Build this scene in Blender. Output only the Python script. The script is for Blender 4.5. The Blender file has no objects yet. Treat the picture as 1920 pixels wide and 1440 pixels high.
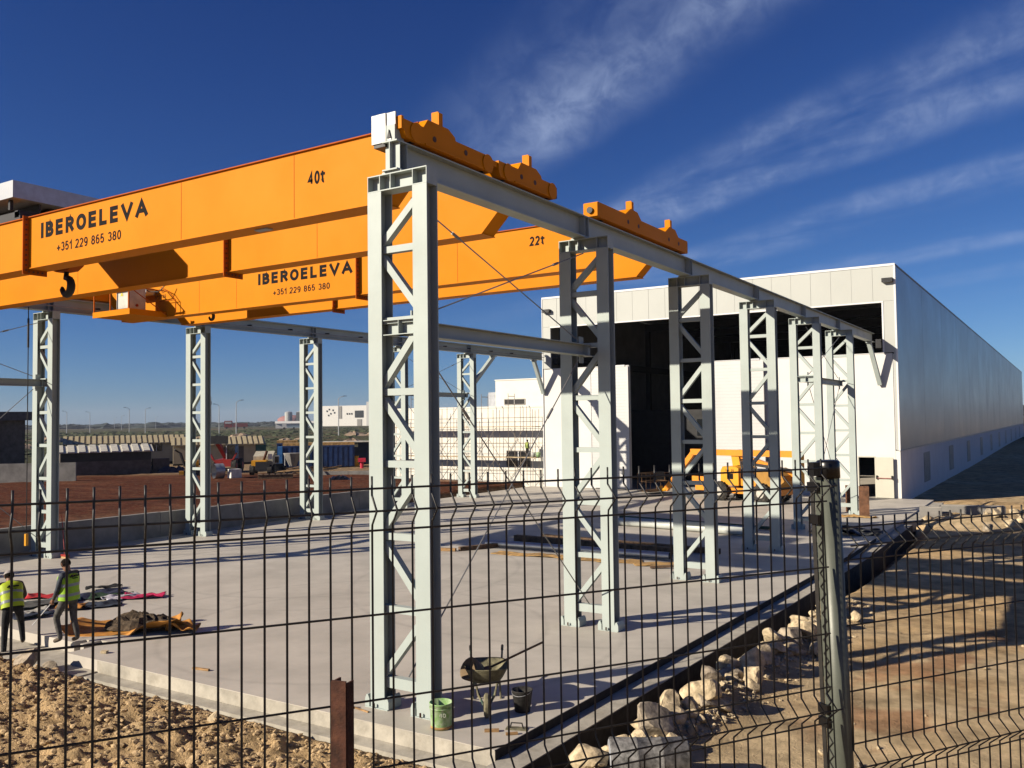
import bpy, math, random
import numpy as np
from mathutils import Vector, Matrix
random.seed(7); rng = np.random.RandomState(11)
R = math.radians
sc = bpy.context.scene
COL = sc.collection

# ------------------------------------------------------------------ camera
cd = bpy.data.cameras.new('camera'); cam = bpy.data.objects.new('camera', cd); COL.objects.link(cam)
cd.sensor_fit = 'HORIZONTAL'; cd.sensor_width = 36.0; cd.lens = 36.0 * 1648.7 / 1920.0
cd.clip_start = 0.1; cd.clip_end = 12000
YAW, PITCH, ROLL = 0.5642, 0.0410, -0.0129
fw = Vector((-math.sin(YAW) * math.cos(PITCH), math.cos(YAW) * math.cos(PITCH), math.sin(PITCH)))
rt = Vector((math.cos(YAW), math.sin(YAW), 0)); up = rt.cross(fw)
r2 = rt * math.cos(ROLL) + up * math.sin(ROLL); u2 = -rt * math.sin(ROLL) + up * math.cos(ROLL)
CAM = Vector((9.079, -10.922, 4.6))
cam.matrix_world = Matrix(((r2.x, u2.x, -fw.x, CAM.x), (r2.y, u2.y, -fw.y, CAM.y), (r2.z, u2.z, -fw.z, CAM.z), (0, 0, 0, 1)))
sc.camera = cam

# ------------------------------------------------------------------ sky, sun, exposure
SUN_EL, SUN_AZ = R(24.9), R(214.6)          # azimuth clockwise from +Y
w = bpy.data.worlds.new('World'); sc.world = w; w.use_nodes = True
nt = w.node_tree; N = nt.nodes; L = nt.links
bg = N['Background']
sky = N.new('ShaderNodeTexSky'); sky.sky_type = 'NISHITA'; sky.sun_disc = False
sky.sun_elevation = SUN_EL; sky.sun_rotation = SUN_AZ
sky.altitude = 0; sky.air_density = 0.7; sky.dust_density = 0.3; sky.ozone_density = 3.0
srgb = N.new('ShaderNodeSeparateColor'); L.new(sky.outputs[0], srgb.inputs[0]); hs = N.new('ShaderNodeCombineColor')
for k_, (g_, m_) in enumerate(((1.5, 0.27), (1.3, 0.44), (1.0, 1.0))):     # camera-like deep blue: per-channel contrast
    a_ = N.new('ShaderNodeMath'); a_.operation = 'POWER'; a_.inputs[1].default_value = g_; L.new(srgb.outputs[k_], a_.inputs[0])
    b_ = N.new('ShaderNodeMath'); b_.operation = 'MULTIPLY'; b_.inputs[1].default_value = m_; L.new(a_.outputs[0], b_.inputs[0]); L.new(b_.outputs[0], hs.inputs[k_])
tc = N.new('ShaderNodeTexCoord'); sep = N.new('ShaderNodeSeparateXYZ'); L.new(tc.outputs['Generated'], sep.inputs[0])
def wm(op, a, b=None, c=None, clamp=False):
    n = N.new('ShaderNodeMath'); n.operation = op; n.use_clamp = clamp
    for i, v in enumerate((a, b, c)):
        if v is None: continue
        if isinstance(v, (int, float)): n.inputs[i].default_value = v
        else: L.new(v, n.inputs[i])
    return n.outputs[0]
zc = wm('MAXIMUM', sep.outputs[2], 0.03)
px = wm('DIVIDE', sep.outputs[0], zc); py = wm('DIVIDE', sep.outputs[1], zc)
perp = wm('ADD', wm('MULTIPLY', px, 0.545), wm('MULTIPLY', py, 0.838))
along = wm('SUBTRACT', wm('MULTIPLY', px, 0.838), wm('MULTIPLY', py, 0.545))
def wnoise(sx, sy, scale, detail, rough, off=0.0, dist=0.0):
    cmb = N.new('ShaderNodeCombineXYZ')
    L.new(wm('MULTIPLY', along, sx), cmb.inputs[0]); L.new(wm('MULTIPLY', perp, sy), cmb.inputs[1]); cmb.inputs[2].default_value = off
    n = N.new('ShaderNodeTexNoise'); n.inputs['Scale'].default_value = scale; n.inputs['Detail'].default_value = detail
    n.inputs['Roughness'].default_value = rough; n.inputs['Distortion'].default_value = dist
    L.new(cmb.outputs[0], n.inputs['Vector']); return n.outputs[0]
def wramp(v, a, b):
    n = N.new('ShaderNodeMapRange'); n.interpolation_type = 'SMOOTHSTEP'
    n.inputs[1].default_value = a; n.inputs[2].default_value = b; L.new(v, n.inputs[0]); return n.outputs[0]
wob = wm('MULTIPLY', wm('SUBTRACT', wnoise(0.5, 0.6, 1.0, 3, 0.5, 2.0), 0.5), 2.4)
band = wm('SINE', wm('ADD', wm('MULTIPLY', wm('SUBTRACT', perp, 2.32), 2 * math.pi / 1.12), wm('ADD', wob, math.pi / 2)))
band = wramp(band, -0.8, 0.9)
tex = wramp(wnoise(0.8, 1.5, 1.1, 5, 0.52, 5.0, 0.2), 0.28, 0.66)
pn = N.new('ShaderNodeTexNoise'); pn.inputs['Scale'].default_value = 26; pn.inputs['Detail'].default_value = 7; pn.inputs['Roughness'].default_value = 0.62; pn.inputs['Distortion'].default_value = 0.4
L.new(tc.outputs['Generated'], pn.inputs['Vector']); puff = wramp(pn.outputs[0], 0.30, 0.72)
cov = wramp(wnoise(0.45, 0.5, 1.0, 2, 0.5, 14.0), 0.24, 0.50)
half = wm('MULTIPLY', wramp(perp, 0.75, 1.45), wramp(sep.outputs[2], 0.09, 0.26))
m1 = wm('MULTIPLY', wm('MULTIPLY', band, tex), wm('ADD', wm('MULTIPLY', puff, 0.65), 0.35))
m1 = wm('MULTIPLY', wm('MULTIPLY', m1, cov), half)
cl = wm('MULTIPLY', m1, 0.70, None, True)
mx = N.new('ShaderNodeMix'); mx.data_type = 'RGBA'
L.new(cl, mx.inputs[0]); L.new(hs.outputs[0], mx.inputs[6]); mx.inputs[7].default_value = (5.0, 6.2, 9.0, 1)
L.new(mx.outputs[2], bg.inputs[0]); bg.inputs[1].default_value = 0.05

sun = bpy.data.lights.new('sun', 'SUN'); sun.energy = 5.0; sun.angle = R(0.53); sun.color = (1.0, 0.89, 0.73)
so = bpy.data.objects.new('sun', sun); COL.objects.link(so)
to_sun = Vector((math.sin(SUN_AZ) * math.cos(SUN_EL), math.cos(SUN_AZ) * math.cos(SUN_EL), math.sin(SUN_EL)))
so.rotation_euler = to_sun.to_track_quat('Z', 'Y').to_euler(); so.location = (-20, -40, 40)
vs = sc.view_settings; vs.view_transform = 'Standard'; vs.look = 'None'; vs.gamma = 1; vs.use_curve_mapping = False; vs.exposure = 0.68
sc.cycles.max_bounces = 6; sc.cycles.diffuse_bounces = 1; sc.cycles.glossy_bounces = 3; sc.cycles.caustics_reflective = False; sc.cycles.caustics_refractive = False

# ------------------------------------------------------------------ materials
MATS = {}
def mat(name, col, rough=0.6, metal=0.0, var=0.12, scale=3.0, bump=0.0, bscale=40.0, spec=0.4, col2=None, dirt=None, stretch=(1, 1, 1), attr=None, bdist=0.02):
    if name in MATS: return MATS[name]
    col = tuple(0.76 * x for x in col); col2 = tuple(0.76 * x for x in col2) if col2 else None
    if dirt: dirt = (tuple(0.76 * x for x in dirt[0]), dirt[1], dirt[2])
    m = bpy.data.materials.new(name); m.use_nodes = True; t = m.node_tree; n = t.nodes; l = t.links
    b = n['Principled BSDF']; b.inputs['Roughness'].default_value = rough; b.inputs['Metallic'].default_value = metal
    b.inputs['Specular IOR Level'].default_value = spec
    g = n.new('ShaderNodeNewGeometry'); mp = n.new('ShaderNodeMapping'); mp.inputs['Scale'].default_value = stretch
    l.new(g.outputs['Position'], mp.inputs['Vector'])
    nz = n.new('ShaderNodeTexNoise'); nz.inputs['Scale'].default_value = scale; nz.inputs['Detail'].default_value = 7; nz.inputs['Roughness'].default_value = 0.62
    l.new(mp.outputs[0], nz.inputs['Vector'])
    cr = n.new('ShaderNodeMix'); cr.data_type = 'RGBA'
    c = col; c2 = col2 or tuple(max(0, x * (1 - 2.2 * var)) for x in col); c1 = c if col2 else tuple(min(1, x * (1 + var)) for x in col)
    cr.inputs[6].default_value = (*c1, 1); cr.inputs[7].default_value = (*c2, 1)
    rp = n.new('ShaderNodeMapRange'); rp.inputs[1].default_value = 0.36; rp.inputs[2].default_value = 0.68
    l.new(nz.outputs[0], rp.inputs[0]); l.new(rp.outputs[0], cr.inputs[0])
    out = cr.outputs[2]
    if attr:
        at = n.new('ShaderNodeAttribute'); at.attribute_name = attr
        mu = n.new('ShaderNodeMix'); mu.data_type = 'RGBA'; mu.blend_type = 'MULTIPLY'; mu.inputs[0].default_value = 1
        l.new(out, mu.inputs[6]); l.new(at.outputs['Color'], mu.inputs[7]); out = mu.outputs[2]
    if dirt:
        dc, amt, ds = dirt
        n2 = n.new('ShaderNodeTexNoise'); n2.inputs['Scale'].default_value = ds; n2.inputs['Detail'].default_value = 9; n2.inputs['Roughness'].default_value = 0.7
        l.new(g.outputs['Position'], n2.inputs['Vector'])
        r3 = n.new('ShaderNodeMapRange'); r3.inputs[1].default_value = 0.52; r3.inputs[2].default_value = 0.78; r3.inputs[4].default_value = amt
        l.new(n2.outputs[0], r3.inputs[0])
        md = n.new('ShaderNodeMix'); md.data_type = 'RGBA'; l.new(r3.outputs[0], md.inputs[0]); l.new(out, md.inputs[6]); md.inputs[7].default_value = (*dc, 1); out = md.outputs[2]
    l.new(out, b.inputs['Base Color'])
    rr = n.new('ShaderNodeMapRange'); rr.inputs[3].default_value = max(0.05, rough - 0.1); rr.inputs[4].default_value = min(1, rough + 0.12)
    l.new(nz.outputs[0], rr.inputs[0]); l.new(rr.outputs[0], b.inputs['Roughness'])
    if bump:
        nb = n.new('ShaderNodeTexNoise'); nb.inputs['Scale'].default_value = bscale; nb.inputs['Detail'].default_value = 8; nb.inputs['Roughness'].default_value = 0.65
        l.new(g.outputs['Position'], nb.inputs['Vector'])
        bp = n.new('ShaderNodeBump'); bp.inputs['Strength'].default_value = bump; bp.inputs['Distance'].default_value = bdist
        l.new(nb.outputs[0], bp.inputs['Height']); l.new(bp.outputs[0], b.inputs['Normal'])
    MATS[name] = m; return m

STEEL = mat('grey_steel_paint', (0.465, 0.53, 0.50), 0.5, 0, 0.03, 1.2, 0.02, 90, 0.35, dirt=((0.40, 0.36, 0.29), 0.20, 1.7))
YEL = mat('crane_yellow_paint', (0.78, 0.255, 0.001), 0.55, 0, 0.03, 0.7, 0.01, 60, 0.08)
YELB = mat('crane_yellow_boltplate', (0.50, 0.105, 0.003), 0.6, 0, 0.06, 3, spec=0.08)
BLACKLET = mat('black_lettering', (0.016, 0.015, 0.016), 0.8, spec=0.08)
BOLT = mat('dark_bolt', (0.10, 0.04, 0.015), 0.6)
DARKM = mat('dark_machine_metal', (0.025, 0.025, 0.027), 0.55, 0.2)
GALV = mat('galvanised_sheet', (0.50, 0.51, 0.52), 0.4, 0.6, 0.06, 6)
ZINC = mat('zinc_rod', (0.35, 0.35, 0.34), 0.5, 0.6)
CONC = mat('concrete_floor', (0.60, 0.55, 0.47), 0.62, 0, 0.09, 0.55, 0.10, 25, 0.35, dirt=((0.44, 0.40, 0.34), 0.6, 0.35))
CONC2 = mat('concrete_edge', (0.50, 0.46, 0.38), 0.85, 0, 0.14, 2.5, 0.35, 30, dirt=((0.26, 0.22, 0.16), 0.6, 3))
CONCD = mat('concrete_wall', (0.30, 0.285, 0.26), 0.9, 0, 0.14, 1.2, 0.2, 20)
SOIL = mat('dry_soil', (1, 1, 1), 0.95, 0, 0.22, 1.7, 1.0, 24, 0.1, attr='soil', bdist=0.07, dirt=((0.60, 0.47, 0.30), 0.35, 4.0))
WHITEW = mat('white_panel', (0.52, 0.535, 0.495), 0.5, 0, 0.012, 0.5)
WHITER = mat('white_render', (0.80, 0.785, 0.74), 0.85, 0, 0.02, 0.6, 0.1, 30)
CREAMR = mat('cream_render', (0.86, 0.83, 0.74), 0.85, 0, 0.03, 0.7, 0.1, 30)
TRIM = mat('white_trim', (0.82, 0.82, 0.81), 0.4, 0, 0.01, 1)
SIDEM = mat('silver_wall_sheet', (0.25, 0.285, 0.34), 0.33, 0.55, 0.03, 0.25, spec=0.5)
SHUT = mat('ribbed_door_sheet', (0.66, 0.655, 0.64), 0.5, 0.1, 0.03, 0.4)
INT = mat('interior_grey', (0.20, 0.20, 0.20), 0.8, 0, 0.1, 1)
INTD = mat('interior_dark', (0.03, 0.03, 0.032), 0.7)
LOUV = mat('louvre_grey', (0.22, 0.22, 0.235), 0.5, 0.2)
DOORC = mat('cream_door', (0.58, 0.56, 0.46), 0.5, 0, 0.02)
RED = mat('red_paint', (0.36, 0.025, 0.018), 0.5)
REDB = mat('red_bar', (0.35, 0.09, 0.06), 0.45)
BLUEC = mat('blue_container', (0.012, 0.045, 0.16), 0.5, 0, 0.2, 1.5)
BLUEL = mat('blue_container_light', (0.05, 0.20, 0.50), 0.5)
ORANGE = mat('lift_orange', (0.85, 0.30, 0.02), 0.42, 0, 0.05, 2)
LIFTY = mat('machine_yellow', (0.78, 0.36, 0.015), 0.45, 0, 0.06, 2)
TYRE = mat('tyre_rubber', (0.03, 0.028, 0.026), 0.85, 0, 0.2, 6, dirt=((0.22, 0.17, 0.11), 0.7, 5))
GLASS = mat('dark_glass', (0.015, 0.018, 0.022), 0.08, 0, 0.02, 2, spec=0.7)
WINF = mat('grey_window_frame', (0.35, 0.33, 0.30), 0.5)
ROOFT = mat('tan_roof_sheet', (0.55, 0.46, 0.28), 0.6, 0, 0.06, 2)
HUTW = mat('cream_hut_wall', (0.52, 0.44, 0.28), 0.7, 0, 0.06, 1.5)
ROOFW = mat('pale_roof_sheet', (0.70, 0.66, 0.56), 0.6)
DARKW = mat('raw_block_wall', (0.13, 0.11, 0.095), 0.95, 0, 0.18, 2, 0.3, 10)
RUST = mat('rusty_steel', (0.085, 0.028, 0.014), 0.85, 0.1, 0.3, 22, 0.25, 120, dirt=((0.20, 0.08, 0.03), 0.5, 30))
WIRE = mat('fence_wire_paint', (0.035, 0.033, 0.03), 0.45, 0.1, 0.15, 30)
POSTM = mat('fence_post_paint', (0.115, 0.125, 0.10), 0.42, 0.1, 0.08, 15, 0.03, 200)
PLASTB = mat('black_plastic', (0.008, 0.008, 0.009), 0.3)
WOOD = mat('raw_wood', (0.42, 0.25, 0.11), 0.85, 0, 0.25, 6, stretch=(1, 1, 8))
WOODD = mat('old_wood', (0.17, 0.105, 0.06), 0.9, 0, 0.3, 6)
CARD = mat('tan_cardboard', (0.50, 0.30, 0.11), 0.9, 0, 0.25, 4)
TARP = mat('orange_sheet', (0.62, 0.27, 0.045), 0.7, 0, 0.2, 5)
MORT = mat('dark_mortar', (0.095, 0.065, 0.038), 0.95, 0, 0.3, 12, 0.6, 45)
ROCK = mat('limestone_rock', (0.66, 0.53, 0.34), 0.92, 0, 0.25, 7, 0.7, 24, 0.15, dirt=((0.24, 0.17, 0.10), 0.6, 5))
ROCKG = mat('grey_rock', (0.42, 0.35, 0.26), 0.92, 0, 0.25, 7, 0.7, 24, 0.15)
SKIN = mat('skin', (0.30, 0.15, 0.085), 0.6)
HAIR = mat('dark_hair', (0.012, 0.009, 0.007), 0.9, spec=0.05)
VEST = mat('hi_vis_vest', (0.34, 0.62, 0.02), 0.6, 0, 0.08, 9)
VESTY = mat('hi_vis_vest_yellow', (0.50, 0.64, 0.02), 0.6, 0, 0.08, 9)
REFL = mat('reflective_strip', (0.30, 0.33, 0.35), 0.35)
TROU = mat('grey_trousers', (0.105, 0.10, 0.09), 0.9, 0, 0.25, 12)
TROUD = mat('dark_trousers', (0.017, 0.017, 0.02), 0.9, 0, 0.2, 12)
SHIRT = mat('blue_work_shirt', (0.055, 0.065, 0.085), 0.9, 0, 0.25, 14)
SHIRTB = mat('brown_sweater', (0.09, 0.07, 0.06), 0.95, 0, 0.25, 14)
SHOE = mat('worn_boot', (0.13, 0.10, 0.07), 0.9)
CAPM = mat('pale_cap', (0.42, 0.38, 0.36), 0.85)
BUCK = mat('green_bucket_print', (0.20, 0.42, 0.10), 0.5, 0, 0.2, 14, col2=(0.52, 0.60, 0.42), dirt=((0.42, 0.40, 0.30), 0.5, 18))
TRAY = mat('mortar_stained_tray', (0.22, 0.20, 0.12), 0.85, 0, 0.25, 9, 0.4, 40)
DARKB = mat('dark_dirty_bucket', (0.035, 0.033, 0.03), 0.75, 0, 0.3, 12)
PIPEG = mat('zinc_pipe', (0.52, 0.55, 0.57), 0.35, 0.5, 0.1, 2)
PIPEW = mat('pale_pipe', (0.60, 0.63, 0.58), 0.5, 0, 0.08, 2)
SCAF = mat('scaffold_tube', (0.30, 0.25, 0.20), 0.6, 0.3, 0.15, 3)
PLANK = mat('scaffold_plank', (0.52, 0.40, 0.24), 0.85, 0, 0.2, 4)
LAMPM = mat('lamp_pole_grey', (0.55, 0.56, 0.56), 0.5, 0.3)
FARW = mat('far_tree_foliage', (0.028, 0.040, 0.038), 0.95, 0, 0.3, 0.05)
BUSHM = mat('scrub_foliage', (0.07, 0.085, 0.035), 0.95, 0, 0.3, 0.3)
DRUMM = mat('dirty_drum', (0.17, 0.165, 0.16), 0.6, 0.1, 0.35, 9, 0.25, 50, dirt=((0.50, 0.50, 0.48), 0.55, 12))
DRUML = mat('pale_drum_lid', (0.50, 0.52, 0.55), 0.6, 0, 0.25, 8)
FARWALL = mat('far_white_wall', (0.78, 0.76, 0.71), 0.8)
TANKR = mat('far_pink_tank', (0.38, 0.16, 0.14), 0.8)

def add_wave_bump(m, axis, scale, strength):
    t = m.node_tree; n = t.nodes; l = t.links; g = n.new('ShaderNodeNewGeometry'); wv = n.new('ShaderNodeTexWave'); wv.bands_direction = axis; wv.inputs['Scale'].default_value = scale; wv.wave_profile = 'SIN'
    l.new(g.outputs['Position'], wv.inputs['Vector']); bp = n.new('ShaderNodeBump'); bp.inputs['Strength'].default_value = strength; bp.inputs['Distance'].default_value = 0.01; l.new(wv.outputs['Fac'], bp.inputs['Height']); l.new(bp.outputs[0], n['Principled BSDF'].inputs['Normal'])
add_wave_bump(SIDEM, 'Y', 0.9, 0.5)
def add_arcs(m, arcs):
    """faint tyre arcs worn into the floor: circles (cx, cy, r) in world metres"""
    t = m.node_tree; n = t.nodes; l = t.links; b = n['Principled BSDF']; src = b.inputs['Base Color'].links[0].from_socket
    g = n.new('ShaderNodeNewGeometry'); nz = n.new('ShaderNodeTexNoise'); nz.inputs['Scale'].default_value = 2.2; nz.inputs['Detail'].default_value = 8; l.new(g.outputs['Position'], nz.inputs['Vector']); tot = None
    def M(op, *a):
        k = n.new('ShaderNodeMath'); k.operation = op
        for i, v in enumerate(a):
            if isinstance(v, (int, float)): k.inputs[i].default_value = v
            else: l.new(v, k.inputs[i])
        return k.outputs[0]
    sp = n.new('ShaderNodeSeparateXYZ'); l.new(g.outputs['Position'], sp.inputs[0])
    for cx, cy, r in arcs:
        dx = M('SUBTRACT', sp.outputs[0], cx); dy = M('SUBTRACT', sp.outputs[1], cy); d = M('SQRT', M('ADD', M('MULTIPLY', dx, dx), M('MULTIPLY', dy, dy)))
        a = M('SMOOTH_MAX', M('SUBTRACT', 1.0, M('DIVIDE', M('ABSOLUTE', M('SUBTRACT', d, r)), 0.11)), 0.0, 0.05); tot = a if tot is None else M('MAXIMUM', tot, a)
    f = M('MULTIPLY', tot, M('MULTIPLY', nz.outputs[0], 0.55)); mx_ = n.new('ShaderNodeMix'); mx_.data_type = 'RGBA'; mx_.clamp_factor = True
    l.new(f, mx_.inputs[0]); l.new(src, mx_.inputs[6]); mx_.inputs[7].default_value = (0.24, 0.22, 0.19, 1); l.new(mx_.outputs[2], b.inputs['Base Color'])
add_arcs(CONC, [(-4.5, 4.0, 4.2), (-4.5, 4.0, 5.9), (-11.0, 9.5, 4.6), (-11.0, 9.5, 6.2), (-2.0, 12.0, 7.5)])
# ------------------------------------------------------------------ mesh builder
class MB:
    def __init__(s): s.v = []; s.f = []
    def box(s, x0, x1, y0, y1, z0, z1):
        b = len(s.v); s.v += [(x0, y0, z0), (x1, y0, z0), (x1, y1, z0), (x0, y1, z0), (x0, y0, z1), (x1, y0, z1), (x1, y1, z1), (x0, y1, z1)]
        s.f += [[b + i for i in q] for q in ((3, 2, 1, 0), (4, 5, 6, 7), (0, 1, 5, 4), (1, 2, 6, 5), (2, 3, 7, 6), (3, 0, 4, 7))]; return s
    def bar(s, p0, p1, wd, ht, up=(0, 0, 1)):
        p0 = Vector(p0); p1 = Vector(p1); d = (p1 - p0).normalized(); u = Vector(up); sd = d.cross(u)
        if sd.length < 1e-4: sd = d.cross(Vector((1, 0, 0)))
        sd.normalize(); u = sd.cross(d); b = len(s.v)
        for p in (p0, p1):
            for a, c in ((-1, -1), (1, -1), (1, 1), (-1, 1)): s.v.append(tuple(p + sd * a * wd / 2 + u * c * ht / 2))
        s.f += [[b + i for i in q] for q in ((0, 1, 2, 3), (7, 6, 5, 4), (0, 4, 5, 1), (1, 5, 6, 2), (2, 6, 7, 3), (3, 7, 4, 0))]; return s
    def tube(s, pts, r, n=8, caps=True, closed=False):
        pts = [Vector(p) for p in pts]; rs = r if isinstance(r, (list, tuple)) else [r] * len(pts); b = len(s.v); k = len(pts)
        d0 = (pts[1] - pts[0]).normalized(); a = Vector((0, 0, 1)) if abs(d0.z) < 0.9 else Vector((1, 0, 0)); u = (a - d0 * a.dot(d0)).normalized()
        for i, p in enumerate(pts):
            if i == 0: d = pts[1] - pts[0]
            elif i == k - 1: d = pts[-1] - pts[-2]
            else: d = (pts[i + 1] - pts[i]).normalized() + (pts[i] - pts[i - 1]).normalized()
            d.normalize(); u = (u - d * u.dot(d)).normalized(); q = d.cross(u)
            for j in range(n):
                t = 2 * math.pi * j / n; s.v.append(tuple(p + (u * math.cos(t) + q * math.sin(t)) * rs[i]))
        for i in range(k - 1):
            for j in range(n):
                j2 = (j + 1) % n; s.f.append([b + i * n + j, b + i * n + j2, b + (i + 1) * n + j2, b + (i + 1) * n + j])
        if caps: s.f.append([b + j for j in range(n)][::-1]); s.f.append([b + (k - 1) * n + j for j in range(n)])
        return s
    def cyl(s, p0, p1, r0, r1=None, n=16, caps=True): return s.tube([p0, p1], [r0, r0 if r1 is None else r1], n, caps)
    def prism(s, poly, f0, f1):
        """poly: 2-D points; f0/f1 map (a,b)->3-D for the two end faces"""
        b = len(s.v); n = len(poly)
        s.v += [tuple(f0(*p)) for p in poly] + [tuple(f1(*p)) for p in poly]
        s.f.append([b + i for i in range(n)][::-1]); s.f.append([b + n + i for i in range(n)])
        for i in range(n): j = (i + 1) % n; s.f.append([b + i, b + j, b + n + j, b + n + i])
        return s
    def prismY(s, poly, y0, y1): return s.prism(poly, lambda a, c: (a, y0, c), lambda a, c: (a, y1, c))
    def prismX(s, poly, x0, x1): return s.prism(poly, lambda a, c: (x0, a, c), lambda a, c: (x1, a, c))
    def prismZ(s, poly, z0, z1): return s.prism(poly, lambda a, c: (a, c, z0), lambda a, c: (a, c, z1))
    def lathe(s, prof, n=20, c=(0, 0, 0)):
        b = len(s.v); k = len(prof)
        for r, z in prof:
            for j in range(n): t = 2 * math.pi * j / n; s.v.append((c[0] + r * math.cos(t), c[1] + r * math.sin(t), c[2] + z))
        for i in range(k - 1):
            for j in range(n): j2 = (j + 1) % n; s.f.append([b + i * n + j, b + i * n + j2, b + (i + 1) * n + j2, b + (i + 1) * n + j])
        return s
    def quad(s, *p): b = len(s.v); s.v += [tuple(q) for q in p]; s.f.append([b + i for i in range(len(p))]); return s
    def mesh(s, name, m, smooth=False):
        me = bpy.data.meshes.new(name); me.from_pydata(s.v, [], s.f); me.materials.append(m)
        if smooth: me.polygons.foreach_set('use_smooth', [True] * len(me.polygons))
        import bmesh
        bm = bmesh.new(); bm.from_mesh(me); bmesh.ops.recalc_face_normals(bm, faces=bm.faces); bm.to_mesh(me); bm.free()
        return me
    def build(s, name, m, parent=None, smooth=False, loc=None): return link(name, s.mesh(name, m, smooth), parent, loc)
def link(name, me, parent=None, loc=None, rot=None):
    o = bpy.data.objects.new(name, me); COL.objects.link(o)
    if parent is not None: o.parent = parent
    if loc is not None: o.location = loc
    if rot is not None: o.rotation_euler = rot
    return o
def tag(o, label, cat, group=None):
    o['label'] = label; o['category'] = cat; o['kind'] = 'thing'
    if group: o['group'] = group
    return o
def thing(name, label, cat, loc=(0, 0, 0), rz=0, group=None):
    o = bpy.data.objects.new(name, None); COL.objects.link(o); o.location = loc; o.rotation_euler = (0, 0, rz); o.empty_display_size = 0.2
    return tag(o, label, cat, group)
def kind(o, k, label=None):
    o['kind'] = k
    if label: o['label'] = label
    return o
def copy_tree(o, parent=None):
    c = o.copy(); COL.objects.link(c)
    if parent is not None: c.parent = parent
    for ch in list(o.children): copy_tree(ch, c)
    return c
def I_beam_Y(mb, xc, w_, z0, z1, y0, y1, tf=0.022, tw=0.014):
    mb.box(xc - w_ / 2, xc + w_ / 2, y0, y1, z0, z0 + tf); mb.box(xc - w_ / 2, xc + w_ / 2, y0, y1, z1 - tf, z1)
    mb.box(xc - tw / 2, xc + tw / 2, y0, y1, z0 + tf, z1 - tf); return mb

# ---- numpy value noise
_lat = rng.rand(64, 64)
def vnoise(x, y):
    xi = np.floor(x).astype(int); yi = np.floor(y).astype(int); fx = x - xi; fy = y - yi
    fx = fx * fx * (3 - 2 * fx); fy = fy * fy * (3 - 2 * fy)
    a = _lat[xi % 64, yi % 64]; b = _lat[(xi + 1) % 64, yi % 64]; c = _lat[xi % 64, (yi + 1) % 64]; d = _lat[(xi + 1) % 64, (yi + 1) % 64]
    return (a * (1 - fx) + b * fx) * (1 - fy) + (c * (1 - fx) + d * fx) * fy - 0.5
def fbm(x, y, s, o=4, g=0.5):
    r = 0; a = 1
    for i in range(o): r = r + a * vnoise(x * s + 17.3 * i, y * s + 5.7 * i); s *= 2.03; a *= g
    return r
def sstep(v, a, b): t = np.clip((v - a) / (b - a), 0, 1); return t * t * (3 - 2 * t)

# ================================================================== GROUND
FP0 = np.array([7.243, -9.964]); FD = np.array([0.549, 0.836]); FN = np.array([-0.836, 0.549])    # fence line, its direction, away from camera
def xe(y): return 2.15 + 0.65 * np.clip((y + 0.55) / 20.5, 0, 1)
def ground_z(x, y):
    s = (x - FP0[0]) * FN[0] + (y - FP0[1]) * FN[1]
    base = -0.30 + 0.05 * fbm(x, y, 0.35, 3)
    far = sstep(np.hypot(x + 10, y - 20), 60, 130)
    base = base * (1 - far)
    lumps = 0.17 * fbm(x, y, 1.3, 5, 0.62) + 0.075 * fbm(x, y, 7, 3, 0.7)
    front = sstep(-y, 0.7, 1.5) * sstep(-x, -4.5, -2.2)
    heap = front * (lumps * 1.15 + 0.10 + 0.16 * sstep(-x, 5.5, 9) * sstep(-y, 0.9, 1.8))
    z = base + heap
    # the trodden, rutted track on the right
    tr = sstep(x, xe(y) + 0.6, xe(y) + 1.2) * (y < 45) * (1 - far)
    z = z + tr * (0.06 * fbm(x, y, 0.8, 5, 0.6) + 0.30 * np.exp(-((x - xe(y) - 1.55) / 0.45) ** 2) * sstep(-y, -16, -11) * (0.8 + fbm(x, y, 1.1, 3)))
    # humps of spoil right of the building corner
    z = z + 0.55 * sstep(x, 2.9, 4.2) * sstep(y, 27, 33) * (1 - sstep(y, 38, 46)) * (0.6 + fbm(x, y, 0.5, 4))
    # left yard behind the low wall
    yard = sstep(-x, 22.78, 22.82) * (1 - far)
    z = z * (1 - yard) + yard * (0.30 + 0.10 * fbm(x, y, 0.6, 5, 0.6))
    z = z + far * (0.8 * fbm(x, y, 0.02, 4) * sstep(np.hypot(x, y), 130, 300) * (1 - sstep(np.hypot(x, y), 700, 1500)))
    # pit below the floor slab, house and hall; drainage trench beside the slab
    inslab = (x > -22.75) & (x < xe(y) + 0.50) & (y > -0.55) & (y < 41.7)
    hall = (x > -35.5) & (x < 1.05) & (y > 41.3) & (y < 200)
    tr2 = sstep(xe(y) + 1.28 - x, 0.02, 0.32) * sstep(x, xe(y) + 0.2, xe(y) + 0.35) * (y > -1.2) * (y < 31)
    z = np.where(tr2 > 0.01, z * (1 - tr2) + (-0.95 + 0.08 * fbm(x, y, 2, 3)) * tr2, z)
    z = np.where(inslab, -0.98, z)
    z = np.where(hall, -0.45, z)
    footing = (y > -0.86) & (y <= -0.5) & (x < 2.6) & (x > -22.8)
    z = np.where(footing, np.minimum(z, -0.55), z)
    # bank that carries the fence and the photographer
    bank = 2.93 - 3.2 * np.clip((s - 0.35) / 5.6, 0, 1) + 0.04 * fbm(x, y, 2, 3)
    z = np.where((s < 6.2) & (x > -12) & (x < 60) & (y < 40), np.maximum(z, np.where(s > 5.9, -9, bank)), z)
    return z
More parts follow.
